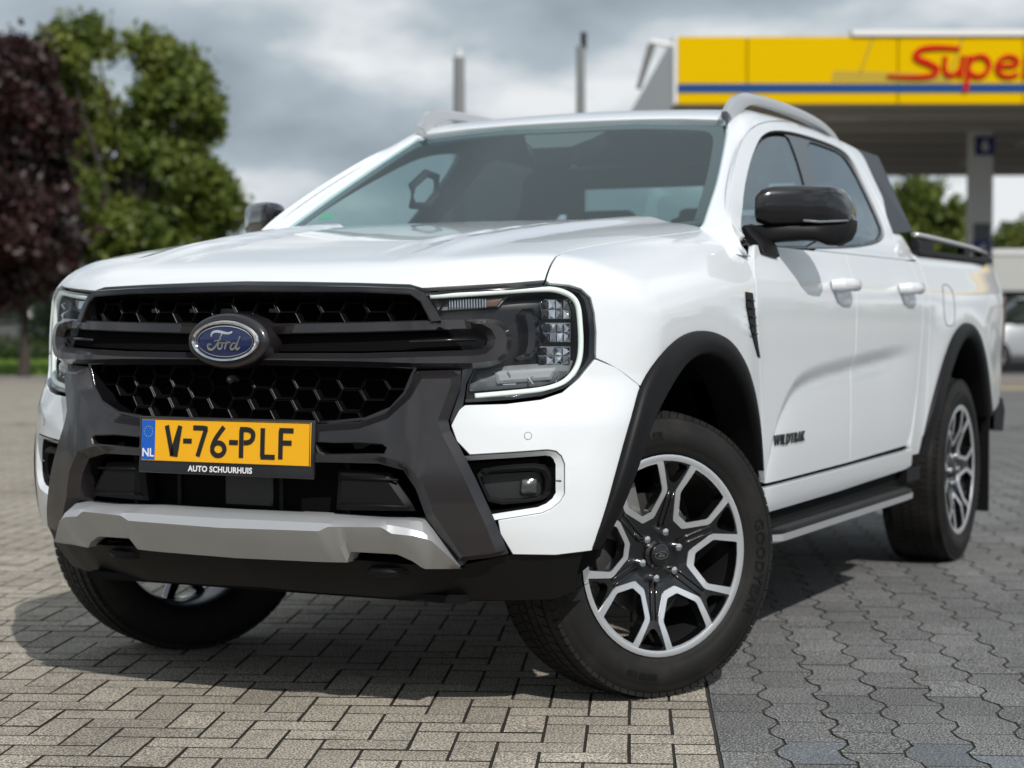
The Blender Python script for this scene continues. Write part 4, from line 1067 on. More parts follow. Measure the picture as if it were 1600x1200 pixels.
# side glass
GF = [(1163, 358), (1163, 336), (1167, 293), (1176, 254), (1188, 222), (1199, 211), (1214, 207), (1233, 209), (1241, 226), (1252, 258), (1266, 310), (1276, 352), (1283, 384), (1200, 384), (1174, 381)]
GR = [(1262, 217), (1290, 226), (1316, 237), (1329, 252), (1345, 280), (1379, 353), (1379, 366), (1371, 376), (1340, 382), (1302, 384), (1296, 352), (1284, 305), (1272, 258)]
gfq, grq = [Dom.to('Q', trace(g, 'G')) for g in (GF, GR)]
for s in (1, -1):
    sur = panel('window_surround', GLOSSB, T, 'Q', chaikin(dlo, 2), fld='G', px=False, holes=[chaikin(gfq, 1), chaikin(grq, 1)], off=-.008, step=.025, fine=.010, sgn=s, thick=.02, gap=.001)
    panel('front_window', GLS, T, 'Q', chaikin(gfq, 1), fld='G', px=False, off=-.013, step=.04, sgn=s, thick=.004, gap=0)
    panel('rear_window', GLR, T, 'Q', chaikin(grq, 1), fld='G', px=False, off=-.013, step=.04, sgn=s, thick=.004, gap=0)
    # dark inner lining with the same openings
    hs = [inset(chaikin(g, 1), -.004) for g in (gfq, grq)]
    bk2 = [qz(-2.63, 1.66), qz(-2.63, 1.264)]
    ln = np.vstack([we[1:] - [.085, 0], topedge[:-1], bk2, [qz(-1.5, 1.23), qz(-.70, 1.23), qz(-.66, 1.30)]])
    panel('interior_lining', DASH, T, 'Q', ln, fld='G', px=False, holes=hs, off=-.035, step=.04, fine=.02, sgn=s, thick=.01)
panel('headlining', mat('headlining', (.05, .05, .05), .9), T, 'T', rf * [1, .99], fld='C', px=False, off=-.035, step=.08, thick=.01)
# rear wall with a window
def frame_x(name, x, ys, zs, yh, zh, m, par, t=.03):
    mb = MB(); (y0, y1), (z0, z1), (a0, a1), (b0, b1) = ys, zs, yh, zh
    mb.box((x, y0, z0), (x + t, y1, b0)); mb.box((x, y0, b1), (x + t, y1, z1)); mb.box((x, y0, b0), (x + t, a0, b1)); mb.box((x, a1, b0), (x + t, y1, b1)); return mb.build(name, m, par)
frame_x('rear_wall', -2.685, (-.64, .64), (.62, 1.70), (-.56, .56), (1.32, 1.60), WHITE, T)
frame_x('rear_wall_lining', -2.65, (-.62, .62), (.62, 1.68), (-.55, .55), (1.33, 1.59), DASH, T, .01)
bxo('rear_wall_side', (-2.68, .60, .62), (-2.66, .84, 1.30), WHITE, T); bxo('rear_wall_side', (-2.68, -.84, .62), (-2.66, -.60, 1.30), WHITE, T)
bxo('back_window', (-2.676, -.56, 1.32), (-2.672, .56, 1.60), GLS, T)
# dashboard, seats, steering wheel
rows = []
for y in np.linspace(-.78, .78, 15): rows.append([(-.50, y, .9), (-.50, y, 1.225), (-.95, y, 1.24 - .02 * (y / .8) ** 2), (-1.12, y, 1.20), (-1.18, y, 1.10), (-1.16, y, .9)])
V, F = loft(rows, cap=True); mk('dashboard', V, F, DASH, T, angle=30)
sw = bpy.data.objects.new('steering_wheel', None); link(sw, T); sw.location = (-1.34, .40, 1.16); sw.rotation_euler = (0, R_(-68 + 90 - 0), 0); sw.empty_display_size = .1
V, F = tube([(0, .185 * math.cos(a), .185 * math.sin(a)) for a in np.linspace(0, 2 * math.pi, 33)[:-1]], .015, 8, closed=True); mk('wheel_rim', V, F, DASH, sw)
mb = MB(); mb.box((-.02, -.17, -.015), (.01, .17, .02)); mb.box((-.02, -.02, -.17), (.01, .02, 0)); mb.box((-.03, -.07, -.06), (.03, .07, .05)); mb.build('wheel_spokes', DASH, sw, bevel=.01)
def seat(name, x, y, wdt):
    e_ = bpy.data.objects.new(name, None); link(e_, T); e_.location = (x, y, .0); e_.empty_display_size = .1
    bxo('cushion', (-.05, -wdt, .78), (.45, wdt, .92), SEAT, e_, bevel=.04)
    mb = MB(); Mx = Matrix.Translation((-.02, 0, .9)) @ Matrix.Rotation(R_(-16), 4, 'Y'); mb.box((-.07, -wdt, 0), (.05, wdt, .54), Mx); mb.build('backrest', SEAT, e_, bevel=.04)
    k = [0] if wdt < .4 else [-.45, 0, .45]
    for q in k:
        mb = MB(); Mx2 = Matrix.Translation((-.02, q, .9)) @ Matrix.Rotation(R_(-16), 4, 'Y'); mb.box((-.05, -.125, .57 if wdt < .4 else .53), (.05, .125, .73 if wdt < .4 else .62), Mx2); mb.build('headrest', SEAT, e_, bevel=.035)
for s in (1, -1): seat('front_seat', -1.75, .38 * s, .25)
seat('rear_seat', -2.50, 0, .66)
V, F = tube([(-1.20, -.60, 1.52), (-1.27, -.58, 1.57), (-1.33, -.57, 1.56), (-1.345, -.575, 1.50), (-1.30, -.59, 1.45), (-1.22, -.61, 1.45)], .016, 8, closed=True); mk('grab_handle', V, F, DASH, T)
mb = MB(); mb.box((-1.30, -.11, 1.60), (-1.275, .11, 1.665)); mb.build('inner_mirror', DASH, T, bevel=.01)
# ---- roof rails
for s in (1, -1):
    path = [(-1.255, .590, 1.715), (-1.275, .592, 1.735), (-1.32, .597, 1.770), (-1.38, .600, 1.792), (-1.48, .602, 1.804), (-1.70, .602, 1.808), (-2.0, .602, 1.804), (-2.25, .600, 1.790), (-2.42, .597, 1.768), (-2.52, .592, 1.742)]
    pth = chaikin(np.array(path), 2, False); rows = []; n = len(pth)
    for i, p in enumerate(pth):
        a = pth[max(i - 1, 0)]; b = pth[min(i + 1, n - 1)]; t = (b - a) / np.linalg.norm(b - a); u = np.array([-t[2], 0, t[0]]) * (1 if t[0] > 0 else -1)
        if u[2] < 0: u = -u
        hh_ = (.034 if i < n * .2 else .034 - .016 * min(1, (i / n - .2) * 4)); ww = .017
        rows.append([tuple((p + u * q * hh_ + np.array([0, v * ww, 0])) * [1, s, 1]) for v, q in ((-1, -.9), (-1.0, .3), (-.7, .9), (.4, 1.0), (.95, .5), (1.15, -.2), (1.1, -.9))])
    V, F = loft(rows, close_u=True, cap=True); rl = mk('roof_rail', V, F, RAILM, T, angle=40)
# ---- door mirrors
def mirror(s):
    e_ = bpy.data.objects.new('door_mirror', None); link(e_, T); e_.empty_display_size = .1
    X0 = -.86
    def XP(px): return float(np.interp(px, [1160, 1186, 1240, 1300, 1336], [-.625, -.735, -.80, -.885, -.985]))
    def sec(px, ta, tb): return on_plane(px, ta, 0, XP(px)), on_plane(px, tb, 0, XP(px))
    def shell(secs, depth, name, m_, fwd=.0, ex=.55):
        rows = []
        for px, ta, tb, dp in secs:
            A, B = sec(px, ta, tb); c = (A + B) / 2; h = abs(A[2] - B[2]) / 2; r = []
            for k in range(22):
                t = 2 * math.pi * k / 22; ct, st_ = math.cos(t), math.sin(t)
                r.append(((c[0] + depth * dp * np.sign(ct) * abs(ct) ** ex - fwd), c[1] * s, c[2] + h * np.sign(st_) * abs(st_) ** ex))
            rows.append(r)
        V, F = loft(rows, close_u=True, cap=True); return mk(name, V, F, m_, e_, angle=55)
    shell([(1186, 322, 330, .3), (1187, 310, 345, .7), (1190, 302, 350, .9), (1199, 294, 352, 1.), (1215, 291, 352.5, 1.), (1260, 290, 352, 1), (1300, 291.5, 350.5, 1), (1313, 295, 350, .95), (1322, 303, 350, .85), (1330, 319, 349, .7), (1334, 334, 348, .45)], .072, 'mirror_cap', PIANO)
    shell([(1164, 352, 384, .35), (1172, 352, 385, .4), (1200, 351, 380, .45), (1228, 349, 378, .5), (1258, 350, 376, .7), (1282, 350, 378, .9), (1296, 350, 384, .9), (1312, 349, 384, .85), (1326, 348, 376, .8), (1333, 346, 364, .65), (1336, 344, 352, .4)], .068, 'mirror_arm', PLAST)
    rows = []
    for px, ta, tb in ((1204, 304, 362), (1250, 302, 366), (1300, 304, 366), (1316, 312, 358)):
        A, B = sec(px, ta, tb); rows.append([((A[0] - .062), A[1] * s, A[2]), ((B[0] - .062), B[1] * s, B[2])])
    V, F = loft(rows); mk('mirror_glass', V, F, CHROME, e_)
    pts = [on_plane(px, py, 0, XP(px)) + [dx, 0, 0] for px, py, dx in ((1265, 346, .066), (1290, 348, .066), (1315, 347, .060), (1331, 346, .045))]
    V, F = tube([tuple(p * [1, s, 1]) for p in pts], .0045, 6); mk('turn_signal', V, F, LAMPG, e_)
    # triangular base on the door
    q = np.array([qz(x, z) for x, z in ((-.625, 1.235), (-.635, 1.32), (-.73, 1.33), (-.79, 1.25), (-.77, 1.225))])
    panel('mirror_base', PLAST, e_, 'Q', q, fld='G', px=False, off=.012, step=.03, sgn=s, thick=.03, pillow=(.01, .02))
mirror(1); mirror(-1)
# ---- behind the cab: sail panels, bed rails, cover, tailgate, lamps, rear bumper
for s in (1, -1):
    a = on_plane(1337, 232, 1, .640); b = on_plane(1372, 244, 1, .65); c = on_plane(1426, 362, 1, .845); d = on_plane(1397, 364, 1, .832)
    V = [tuple(p * [1, s, 1]) for p in (a, b, c, d)] + [tuple((p + [0, -.03, 0]) * [1, s, 1]) for p in (a, b, c, d)]
    o = mk('sail_panel', V, [(0, 1, 2, 3), (7, 6, 5, 4), (0, 4, 5, 1), (1, 5, 6, 2), (2, 6, 7, 3), (3, 7, 4, 0)], mat('sail_dark', (.008, .011, .018), .35, spec=.3), T, smooth=False)
    rail = MB(); rows = []
    for x, z, h in ((-2.71, 1.372, .8), (-2.9, 1.368, 1), (-3.3, 1.360, 1), (-3.7, 1.350, 1), (-3.95, 1.338, .7), (-4.02, 1.318, .4)):
        rows.append([(x, (.872 + .022 * math.cos(t)) * s, z + .014 * h * math.sin(t)) for t in np.linspace(0, 2 * math.pi, 9)[:-1]])
    V, F = loft(rows, close_u=True, cap=True); br = mk('bed_rail', V, F, RAILM, T)
    mb = MB()
    for x0, x1 in ((-2.95, -2.70), (-3.62, -3.52), (-4.02, -3.86)): mb.box((x0, min(.855 * s, .89 * s), 1.29), (x1, max(.855 * s, .89 * s), 1.352))
    mb.box((-4.05, min(.84 * s, .90 * s), 1.292), (-2.68, max(.84 * s, .90 * s), 1.312)); mb.build('rail_support', PLAST, br, bevel=.004)
    panel('tail_lamp', TAILR, T, 'S', [(-4.27, 1.16), (-4.33, 1.17), (-4.35, .86), (-4.29, .84)], px=False, off=.006, step=.04, sgn=s, thick=.03, pillow=(.006, .02))
mb = MB(); mb.box((-4.25, -.80, 1.262), (-2.70, .80, 1.285)); mb.build('bed_cover', PLAST, T)
bxo('tailgate', (-4.38, -.80, .68), (-4.33, .80, 1.285), WHITE, T, bevel=.01)
rows = []
for y in np.linspace(-.90, .90, 19):
    d = .16 * (abs(y) / .9) ** 4; rows.append([(-4.1, y, .52), (-4.46 + d, y, .50), (-4.50 + d, y, .60), (-4.44 + d, y, .66), (-4.1, y, .67)])
V, F = loft(rows, cap=True); mk('rear_bumper', V, F, PLAST, T, angle=30)
# ------------------------------------------------------------------ THE GROUND
A2 = np.array([.926, .3775]); A2 /= np.linalg.norm(A2); B2 = np.array([-A2[1], A2[0]])
BO = np.array([.007, .987])                         # a point on the seam between the two pavings
def ab(P): d = np.asarray(P)[..., :2] - BO; return np.stack([d @ A2, d @ B2], -1)
def xy(a, b): return BO + a * A2 + b * B2
BEIGE = (.29, .258, .212); GREY = (.112, .113, .113)
def paving_mat(name, base, dark, light, stain, sp=520):
    m = bpy.data.materials.new(name); m.use_nodes = True; t = m.node_tree; b = t.nodes['Principled BSDF']; b.inputs['Roughness'].default_value = .85; b.inputs['Specular IOR Level'].default_value = .25
    ge = N(t, 'ShaderNodeNewGeometry'); oi = N(t, 'ShaderNodeObjectInfo')
    n1 = N(t, 'ShaderNodeTexNoise', i_Scale=sp * .33, i_Detail=3.0, i_Roughness=.75); L(t, ge.outputs['Position'], n1.inputs['Vector'])
    r = N(t, 'ShaderNodeValToRGB'); L(t, n1.outputs['Fac'], r.inputs[0]); e = r.color_ramp.elements
    e[0].position = .40; e[0].color = (*dark, 1); e[1].position = .60; e[1].color = (*light, 1); k = e.new(.5); k.color = (*base, 1)
    n2 = N(t, 'ShaderNodeTexNoise', i_Scale=1.3, i_Detail=5.0, i_Roughness=.65); L(t, ge.outputs['Position'], n2.inputs['Vector'])
    n3 = N(t, 'ShaderNodeTexNoise', i_Scale=9.0, i_Detail=5.0, i_Roughness=.7); L(t, ge.outputs['Position'], n3.inputs['Vector'])
    mr = N(t, 'ShaderNodeMapRange'); L(t, n2.outputs['Fac'], mr.inputs[0]); mr.inputs[1].default_value = .3; mr.inputs[2].default_value = .75; mr.inputs[3].default_value = 1.18; mr.inputs[4].default_value = .72
    att = N(t, 'ShaderNodeAttribute'); att.attribute_name = 'tone'; att.attribute_type = 'GEOMETRY'
    rnd = M(t, 'ADD', M(t, 'MULTIPLY', oi.outputs['Random'], .30), .85)
    fac = M(t, 'MULTIPLY', mr.outputs[0], rnd)
    mm = N(t, 'ShaderNodeMix'); mm.data_type = 'RGBA'; mm.blend_type = 'MULTIPLY'; mm.inputs[0].default_value = 1
    cc_ = N(t, 'ShaderNodeCombineColor'); [L(t, fac, cc_.inputs[i]) for i in range(3)]
    L(t, r.outputs[0], mm.inputs[6]); L(t, cc_.outputs[0], mm.inputs[7])
    st = N(t, 'ShaderNodeValToRGB'); L(t, n3.outputs['Fac'], st.inputs[0]); st.color_ramp.elements[0].position = .56; st.color_ramp.elements[0].color = (0, 0, 0, 1); st.color_ramp.elements[1].position = .72; st.color_ramp.elements[1].color = (.55, .55, .55, 1)
    m2 = N(t, 'ShaderNodeMix'); m2.data_type = 'RGBA'; L(t, st.outputs[0], m2.inputs[0]); L(t, mm.outputs[2], m2.inputs[6]); m2.inputs[7].default_value = (*stain, 1)
    L(t, m2.outputs[2], b.inputs['Base Color'])
    bp = N(t, 'ShaderNodeBump', i_Strength=.8, i_Distance=.003); L(t, n1.outputs['Fac'], bp.inputs['Height']); L(t, bp.outputs[0], b.inputs['Normal'])
    return m
M_BEIGE = paving_mat('beige_concrete', BEIGE, (.085, .072, .056), (.68, .625, .53), (.11, .075, .045))
M_GREY = paving_mat('grey_concrete', GREY, (.032, .033, .034), (.36, .36, .35), (.10, .082, .07))
M_BLUEG = paving_mat('blue_grey_concrete', (.13, .142, .155), (.06, .068, .076), (.27, .29, .31), (.10, .10, .10))
M_SAND = mat('joint_sand', (.016, .014, .011), .95, mott=(14, (.030, .036, .014), .55, .66), bump=(700, .5, .003))
M_SANDG = mat('joint_sand_grey', (.034, .032, .028), .95)
def far_mat(name, base, unit_a, unit_b, joint):
    m = bpy.data.materials.new(name); m.use_nodes = True; t = m.node_tree; b = t.nodes['Principled BSDF']; b.inputs['Roughness'].default_value = .88
    ge = N(t, 'ShaderNodeNewGeometry'); mp_ = N(t, 'ShaderNodeMapping'); L(t, ge.outputs['Position'], mp_.inputs[0]); mp_.inputs['Rotation'].default_value = (0, 0, -math.atan2(A2[1], A2[0]))
    br = N(t, 'ShaderNodeTexBrick'); L(t, mp_.outputs[0], br.inputs['Vector']); br.inputs['Scale'].default_value = 1; br.inputs['Brick Width'].default_value = unit_a; br.inputs['Row Height'].default_value = unit_b; br.inputs['Mortar Size'].default_value = .006
    br.inputs['Color1'].default_value = (*[c * 1.1 for c in base], 1); br.inputs['Color2'].default_value = (*[c * .88 for c in base], 1); br.inputs['Mortar'].default_value = (*joint, 1)
    n2 = N(t, 'ShaderNodeTexNoise', i_Scale=.8, i_Detail=6.0, i_Roughness=.65); L(t, ge.outputs['Position'], n2.inputs['Vector'])
    mr = N(t, 'ShaderNodeMapRange'); L(t, n2.outputs['Fac'], mr.inputs[0]); mr.inputs[1].default_value = .3; mr.inputs[2].default_value = .75; mr.inputs[3].default_value = 1.12; mr.inputs[4].default_value = .78
    cc_ = N(t, 'ShaderNodeCombineColor'); [L(t, mr.outputs[0], cc_.inputs[i]) for i in range(3)]
    mm = N(t, 'ShaderNodeMix'); mm.data_type = 'RGBA'; mm.blend_type = 'MULTIPLY'; mm.inputs[0].default_value = 1; L(t, br.outputs[0], mm.inputs[6]); L(t, cc_.outputs[0], mm.inputs[7]); L(t, mm.outputs[2], b.inputs['Base Color']); return m
# one base sheet to the horizon, then the two pavings on it
def sheet(name, pts, z, m, **pr):
    o = mk(name, [(p[0], p[1], z) for p in pts], [tuple(range(len(pts)))], m, None, smooth=False)
    for k, v in pr.items(): o[k] = v
    return o
sheet('ground', [(-900, -900), (900, -900), (900, 900), (-900, 900)], -.060, mat('distant_earth', (.10, .10, .075), .95), kind='structure')
def quad_ab(a0, a1, b0, b1): return [xy(a0, b0), xy(a1, b0), xy(a1, b1), xy(a0, b1)]
beige = sheet('beige_paving', quad_ab(-75, 12, -60, -.0), -.0024, M_SAND, kind='structure')
grey = sheet('grey_paving', quad_ab(-75, 12, .0, 45), -.0028, M_SANDG, kind='structure')
AMAX = -13.5
sheet('far_beige_paving', quad_ab(-75, AMAX, -60, -.0), -.001, far_mat('far_beige', (.30, .27, .22), .21, .105, (.09, .08, .065)), kind='structure')
sheet('far_grey_paving', quad_ab(-75, AMAX, .0, 45), -.0014, far_mat('far_grey', (.14, .14, .138), .238, .152, (.04, .04, .04)), kind='structure')
for nm, b0, b1, m_ in (('side_beige_paving', -60, -9.5, 'far_beige'), ('side_grey_paving', 5.5, 45, 'far_grey')):
    sheet(nm, quad_ab(AMAX, 12, b0, b1), -.0016, bpy.data.materials[m_], kind='structure')
def seen(c, z=0., pad=.0):
    d = np.array([c[0], c[1], z]) - CL; w_ = d @ FW
    if w_ < .3: return None
    u = 800 + CAM['f'] * (d @ RT) / w_; v = 600 - CAM['f'] * (d @ UP) / w_
    return u, v, w_
def paver_mesh(name, outline, th=.010, chf=.0004, m=None):
    P = np.array(outline); n = len(P); Q = inset(P, chf); V = [(x, y, 0) for x, y in Q] + [(x, y, -.0003) for x, y in P] + [(x, y, -th) for x, y in P]
    F = [tuple(range(n))] + [(n + i, n + (i + 1) % n, (i + 1) % n, i) for i in range(n)] + [(2 * n + i, 2 * n + (i + 1) % n, n + (i + 1) % n, n + i) for i in range(n)]
    if area2(P) < 0: F = [f[::-1] for f in F]
    return V, F
g_ = .0027; ga, gb = .0042, .0038
def brick_o(l, w_): return [(ga, gb), (l - ga, gb), (l - ga, w_ - gb), (ga, w_ - gb)]
U = .1065
brA = paver_mesh('paver', brick_o(2 * U, U)); brB = paver_mesh('paver', brick_o(U, 2 * U))
rotm = Matrix(((A2[0], B2[0], 0), (A2[1], B2[1], 0), (0, 0, 1)))
def vmesh(VF, m, name):
    V = [tuple(rotm @ Vector(v)) for v in VF[0]]; me = bpy.data.meshes.new(name); me.from_pydata(V, [], VF[1]); me.materials.append(m); me.materials.append(M_SAND if m is M_BEIGE else M_SANDG); me.update(); [setattr(p, 'material_index', 1) for p in me.polygons if p.index > 0]; return me
mA, mB_ = vmesh(brA, M_BEIGE, 'paver'), vmesh(brB, M_BEIGE, 'paver')
items = []
for i in range(-140, 110):
    for j in range(-100, 6):
        # herringbone on a unit grid: 4-step diagonal rule
        k = (i - j) % 4
        if k == 0: a, b, t = i, j, 'A'        # covers (i,j),(i+1,j)
        elif k == 3: a, b, t = i, j, 'B'      # covers (i,j),(i,j+1)
        else: continue
        a_, b_ = a * U, b * U - .0; w0, w1 = (2 * U, U) if t == 'A' else (U, 2 * U)
        if b_ + w1 > .001 + U * 1.01: continue
        if b_ + w1 > .001: 
            continue
        if a_ < AMAX or a_ > 3.2 or b_ < -9.5: continue
        items.append((a_, b_, w0, w1, t))
# edge pieces: half bricks fill what the herringbone leaves open along the seam
occ = set()
for a_, b_, w0, w1, t in items:
    i, j = round(a_ / U), round(b_ / U)
    for di in range(2 if t == 'A' else 1):
        for dj in range(1 if t == 'A' else 2): occ.add((i + di, j + dj))
for i in range(int(AMAX / U), 30):
    for j in (-1, -2):
        if (i, j) not in occ: items.append((i * U, j * U, U, U, 'H'))
mH = vmesh(paver_mesh('paver', brick_o(U, U)), M_BEIGE, 'paver')
def place_pavers(items, meshes, parent, limit=300):
    vis = []; rest = []
    for it in items:
        c = xy(it[0] + it[2] / 2, it[1] + it[3] / 2); s_ = seen(c)
        if s_ is None: continue
        u, v, d = s_
        inn = -60 < u < 1660 and v < 1260
        if not inn:
            if d > .3 and d < 30: rest.append((1e9 + d, it))
            continue
        # hidden under the truck's skirts
        cov = (-4.3 < c[0] < .2 and abs(c[1]) < .62)
        (rest if cov or not (-6 < u < 1606 and v < 1206) else vis).append((d, it))
    vis.sort(key=lambda q: q[0]); tops = vis[:limit]; rest += vis[limit:]
    mb = {}
    for d, it in tops:
        o = bpy.data.objects.new('paver', meshes[it[4]]); link(o, parent); p = xy(it[0], it[1])
        o.location = (p[0], p[1], random.uniform(-.0007, .0007) + .0008)
        o.rotation_euler = (random.uniform(-.003, .003), random.uniform(-.003, .003), random.uniform(-.008, .008))
    V = []; F = []; MI = []
    for d, it in rest:
        me = meshes[it[4]]; p = xy(it[0], it[1]); k = len(V); dz = random.uniform(-.0007, .0007)
        V += [(v.co.x + p[0], v.co.y + p[1], v.co.z + dz) for v in me.vertices]; F += [tuple(i + k for i in q.vertices) for q in me.polygons]; MI += [q.material_index for q in me.polygons]
    o = mk('paver_field', V, F, meshes[items[0][4]].materials[0], parent, smooth=False); o['kind'] = 'stuff'; o.data.materials.append(M_SAND if parent is beige else M_SANDG); o.data.polygons.foreach_set('material_index', MI)
    print('PAVERS', parent.name, len(tops), len(rest), 'far limit', tops[-1][0] if tops else None)
place_pavers(items, {'A': mA, 'B': mB_, 'H': mH}, beige)
# interlocking grey blocks: straight ends, cranked sides
PA, PB = .238, .152
def hblock():
    h = .017; c = [(0, 0), (PA * .20, 0), (PA * .34, h), (PA * .66, h), (PA * .80, 0), (PA, 0)]
    lo = [(a, b) for a, b in c]; hi = [(a, PB - (b if False else -b)) for a, b in c]
    return lo, hi
def hpoly(kind):
    # side curve S(a) is shared by neighbours: columns are staggered by half a block
    def S(a): return .0135 * float(np.interp((a / PA) % 1.0, [0, .12, .26, .38, .62, .74, .88, 1.0], [-1, -1, -.2, 1, 1, .2, -1, -1]))
    aa = [0, .12, .26, .38, .62, .74, .88, 1.0]
    ph = 0 if kind == 0 else .5
    lo = [(a * PA, S((a + ph) * PA)) for a in sorted(set(aa + [(x + .5) % 1 for x in aa[:-1]]))]
    hi = [(a, b + PB) for a, b in lo]
    P = lo + hi[::-1]
    return inset(np.array(P), g_)
def hmesh(kind, m): return vmesh(paver_mesh('paver', hpoly(kind)), m, 'paver')
def S0(a): return .0135 * float(np.interp((a / PA) % 1.0, [0, .12, .26, .38, .62, .74, .88, 1.0], [-1, -1, -.2, 1, 1, .2, -1, -1]))
gm = {('g', 0): hmesh(0, M_GREY), ('g', 1): hmesh(1, M_GREY), ('b', 0): hmesh(0, M_BLUEG), ('b', 1): hmesh(1, M_BLUEG)}
def epoly(kind):
    ph = .5 * kind; aa = sorted(set([0, .12, .26, .38, .62, .74, .88, 1.0] + [(x + .5) % 1 for x in (0, .12, .26, .38, .62, .74, .88)]))
    hi = [(a * PA, PB + S0((a + ph) * PA)) for a in aa]; P = [(0, .004), (PA, .004)] + hi[::-1]; return inset(np.array(P), g_)
gm[('e', 0)] = vmesh(paver_mesh('paver', epoly(0)), M_GREY, 'paver'); gm[('e', 1)] = vmesh(paver_mesh('paver', epoly(1)), M_GREY, 'paver')
gi = []
for j in range(0, 36):
    for i in range(-60, 16):
        kd = j % 2; a_ = i * PA + (.5 * PA if kd else 0); b_ = j * PB
        if a_ < AMAX or b_ > 5.5: continue
        blue = (a_ > .55 and (i + j * 3) % 5 in (0, 1) and b_ > .1) and a_ < 1.0
        gi.append((a_, b_, PA, PB, ('e' if j == 0 else ('b' if blue else 'g'), kd)))
place_pavers(gi, gm, grey)

# ------------------------------------------------------------------ BACKGROUND placement helper: photo column + distance -> ground point
def gp(px, dist, z=0.0):
    d = FW + (px - 800) / CAM['f'] * RT; h = np.array([d[0], d[1]]); k = np.array([FW[0], FW[1]]); k /= np.linalg.norm(k)
    t = dist / (h @ k); return CL[0] + h[0] * t, CL[1] + h[1] * t
def hz(py, dist): return CL[2] + dist * (498.4 - py) / CAM['f']
RH = np.array([RT[0], RT[1], 0.]); RH /= np.linalg.norm(RH); FH = np.array([FW[0], FW[1], 0.]); FH /= np.linalg.norm(FH)
YAW = math.atan2(FH[1], FH[0])
# ---- fuel station canopy
CY = mat('canopy_yellow', (.66, .42, .0), .7, spec=.03); CB = mat('canopy_blue', (.004, .055, .20), .6, spec=.2); CR = mat('sign_red', (.52, .010, .008), .7, spec=.05)
CW = mat('canopy_white', (.70, .70, .70), .5); CU = mat('canopy_soffit', (.62, .56, .50), .7); CG = mat('concrete_grey', (.35, .35, .34), .8, bump=(40, .2, .01))
D0 = 35.; can = thing('fuel_station_canopy', 'yellow fuel station canopy with a blue stripe and red lettering above a grey column', 'canopy')
x0, y0 = gp(1057, D0); can.location = (x0, y0, 0); can.rotation_euler = (0, 0, YAW - math.pi / 2)
# canopy local axes: x to the right of the photo, y away from the camera
def mloc(px): return (px - 1057) / CAM['f'] * D0
zt, zb = hz(60, D0), hz(164, D0); WD = 24.; DP = 19.
z1, z2 = hz(133, D0), hz(146, D0)
zzs = lambda py: hz(py, D0)
pan = [0, 1.25, 3.95, 6.2, 8.4, 10.6, 13., 16., 19., 22., 24.]
for a, b in zip(pan[:-1], pan[1:]):
    bxo('fascia_panel', (a + .012, -.02, zzs(133)), (b - .012, .10, zt), CY, can); bxo('fascia_panel', (a + .012, -.02, zb), (b - .012, .10, zzs(147)), CY, can)
bxo('blue_stripe', (0.0, -.035, zzs(147)), (WD, .10, zzs(133)), CB, can)
bxo('fascia_backing', (.0, .10, zb + .02), (WD, .3, zt - .02), PLAST, can)
bxo('side_fascia', (-.06, -.02, zb), (0.0, DP, zt + .02), CW, can)
bxo('soffit', (.02, .3, zb + .10), (WD, DP, zb + .22), CU, can)
bxo('roof_deck', (.02, .3, zt - .25), (WD, DP, zt - .05), CG, can)
bxo('top_trim', (mloc(1328), -.08, zt + .005), (WD, .3, zt + .115), CW, can)
for k in range(7): bxo('soffit_joint', (.2, 2 + k * 2.5, zb + .085), (WD - .1, 2.04 + k * 2.5, zb + .099), PLAST, can)
for i in range(4):
    for j in range(3): bxo('canopy_light', (3.2 + i * 5.2, 3 + j * 5.4, zb + .06), (4.0 + i * 5.2, 3.8 + j * 5.4, zb + .099), CW, can, bevel=.02)
# darker shape behind the S and the diagonal seams
for px in (1360, 1500):
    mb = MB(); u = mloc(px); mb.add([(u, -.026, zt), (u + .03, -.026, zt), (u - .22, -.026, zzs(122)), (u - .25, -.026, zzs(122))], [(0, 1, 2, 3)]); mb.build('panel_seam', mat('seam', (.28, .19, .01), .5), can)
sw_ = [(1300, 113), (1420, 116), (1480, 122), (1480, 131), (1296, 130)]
MB().add([(mloc(u), -.0245, zzs(v)) for u, v in sw_], [tuple(range(5))]).build('dark_swoosh', mat('fascia_ochre', (.42, .29, .004), .45), can)
def cpl(u, v, h): return (mloc(u), -.035 - h, zzs(-v))
def flip(P): return [(x, -y) for x, y in P]
S_ = chaikin(np.array([(1496, 79), (1468, 77), (1440, 78), (1426, 86), (1428, 95), (1448, 102), (1462, 110), (1458, 119), (1440, 123), (1410, 123), (1383, 121)], float), 2, False)
letters = [('S', [S_], 9.5), ('u', [chaikin(np.array([(1473, 91), (1471, 112), (1477, 121), (1488, 120), (1497, 110)], float), 2, False), [(1501, 90), (1497, 124)]], 8.5),
 ('p', [[(1511, 90), (1508, 120), (1504, 146)], chaikin(np.array([(1510, 100), (1520, 91), (1535, 91), (1543, 104), (1536, 119), (1522, 123), (1509, 116)], float), 2, False)], 9.),
 ('e', [chaikin(np.array([(1556, 106), (1586, 106), (1584, 94), (1570, 90), (1556, 97), (1552, 110), (1560, 121), (1574, 123), (1586, 118)], float), 2, False)], 8.),
 ('r', [[(1600, 90), (1596, 124)], chaikin(np.array([(1598, 102), (1604, 93), (1616, 91)], float), 2, False)], 9.)]
for ch_, st2, wd in letters:
    ribbon([flip(p) for p in st2], wd * .76, .04, cpl, taper=(lambda t: .35 + .85 * math.sin(math.pi * (.12 + .86 * t))) if ch_ == 'S' else None).build('fascia_letter', CR, can)
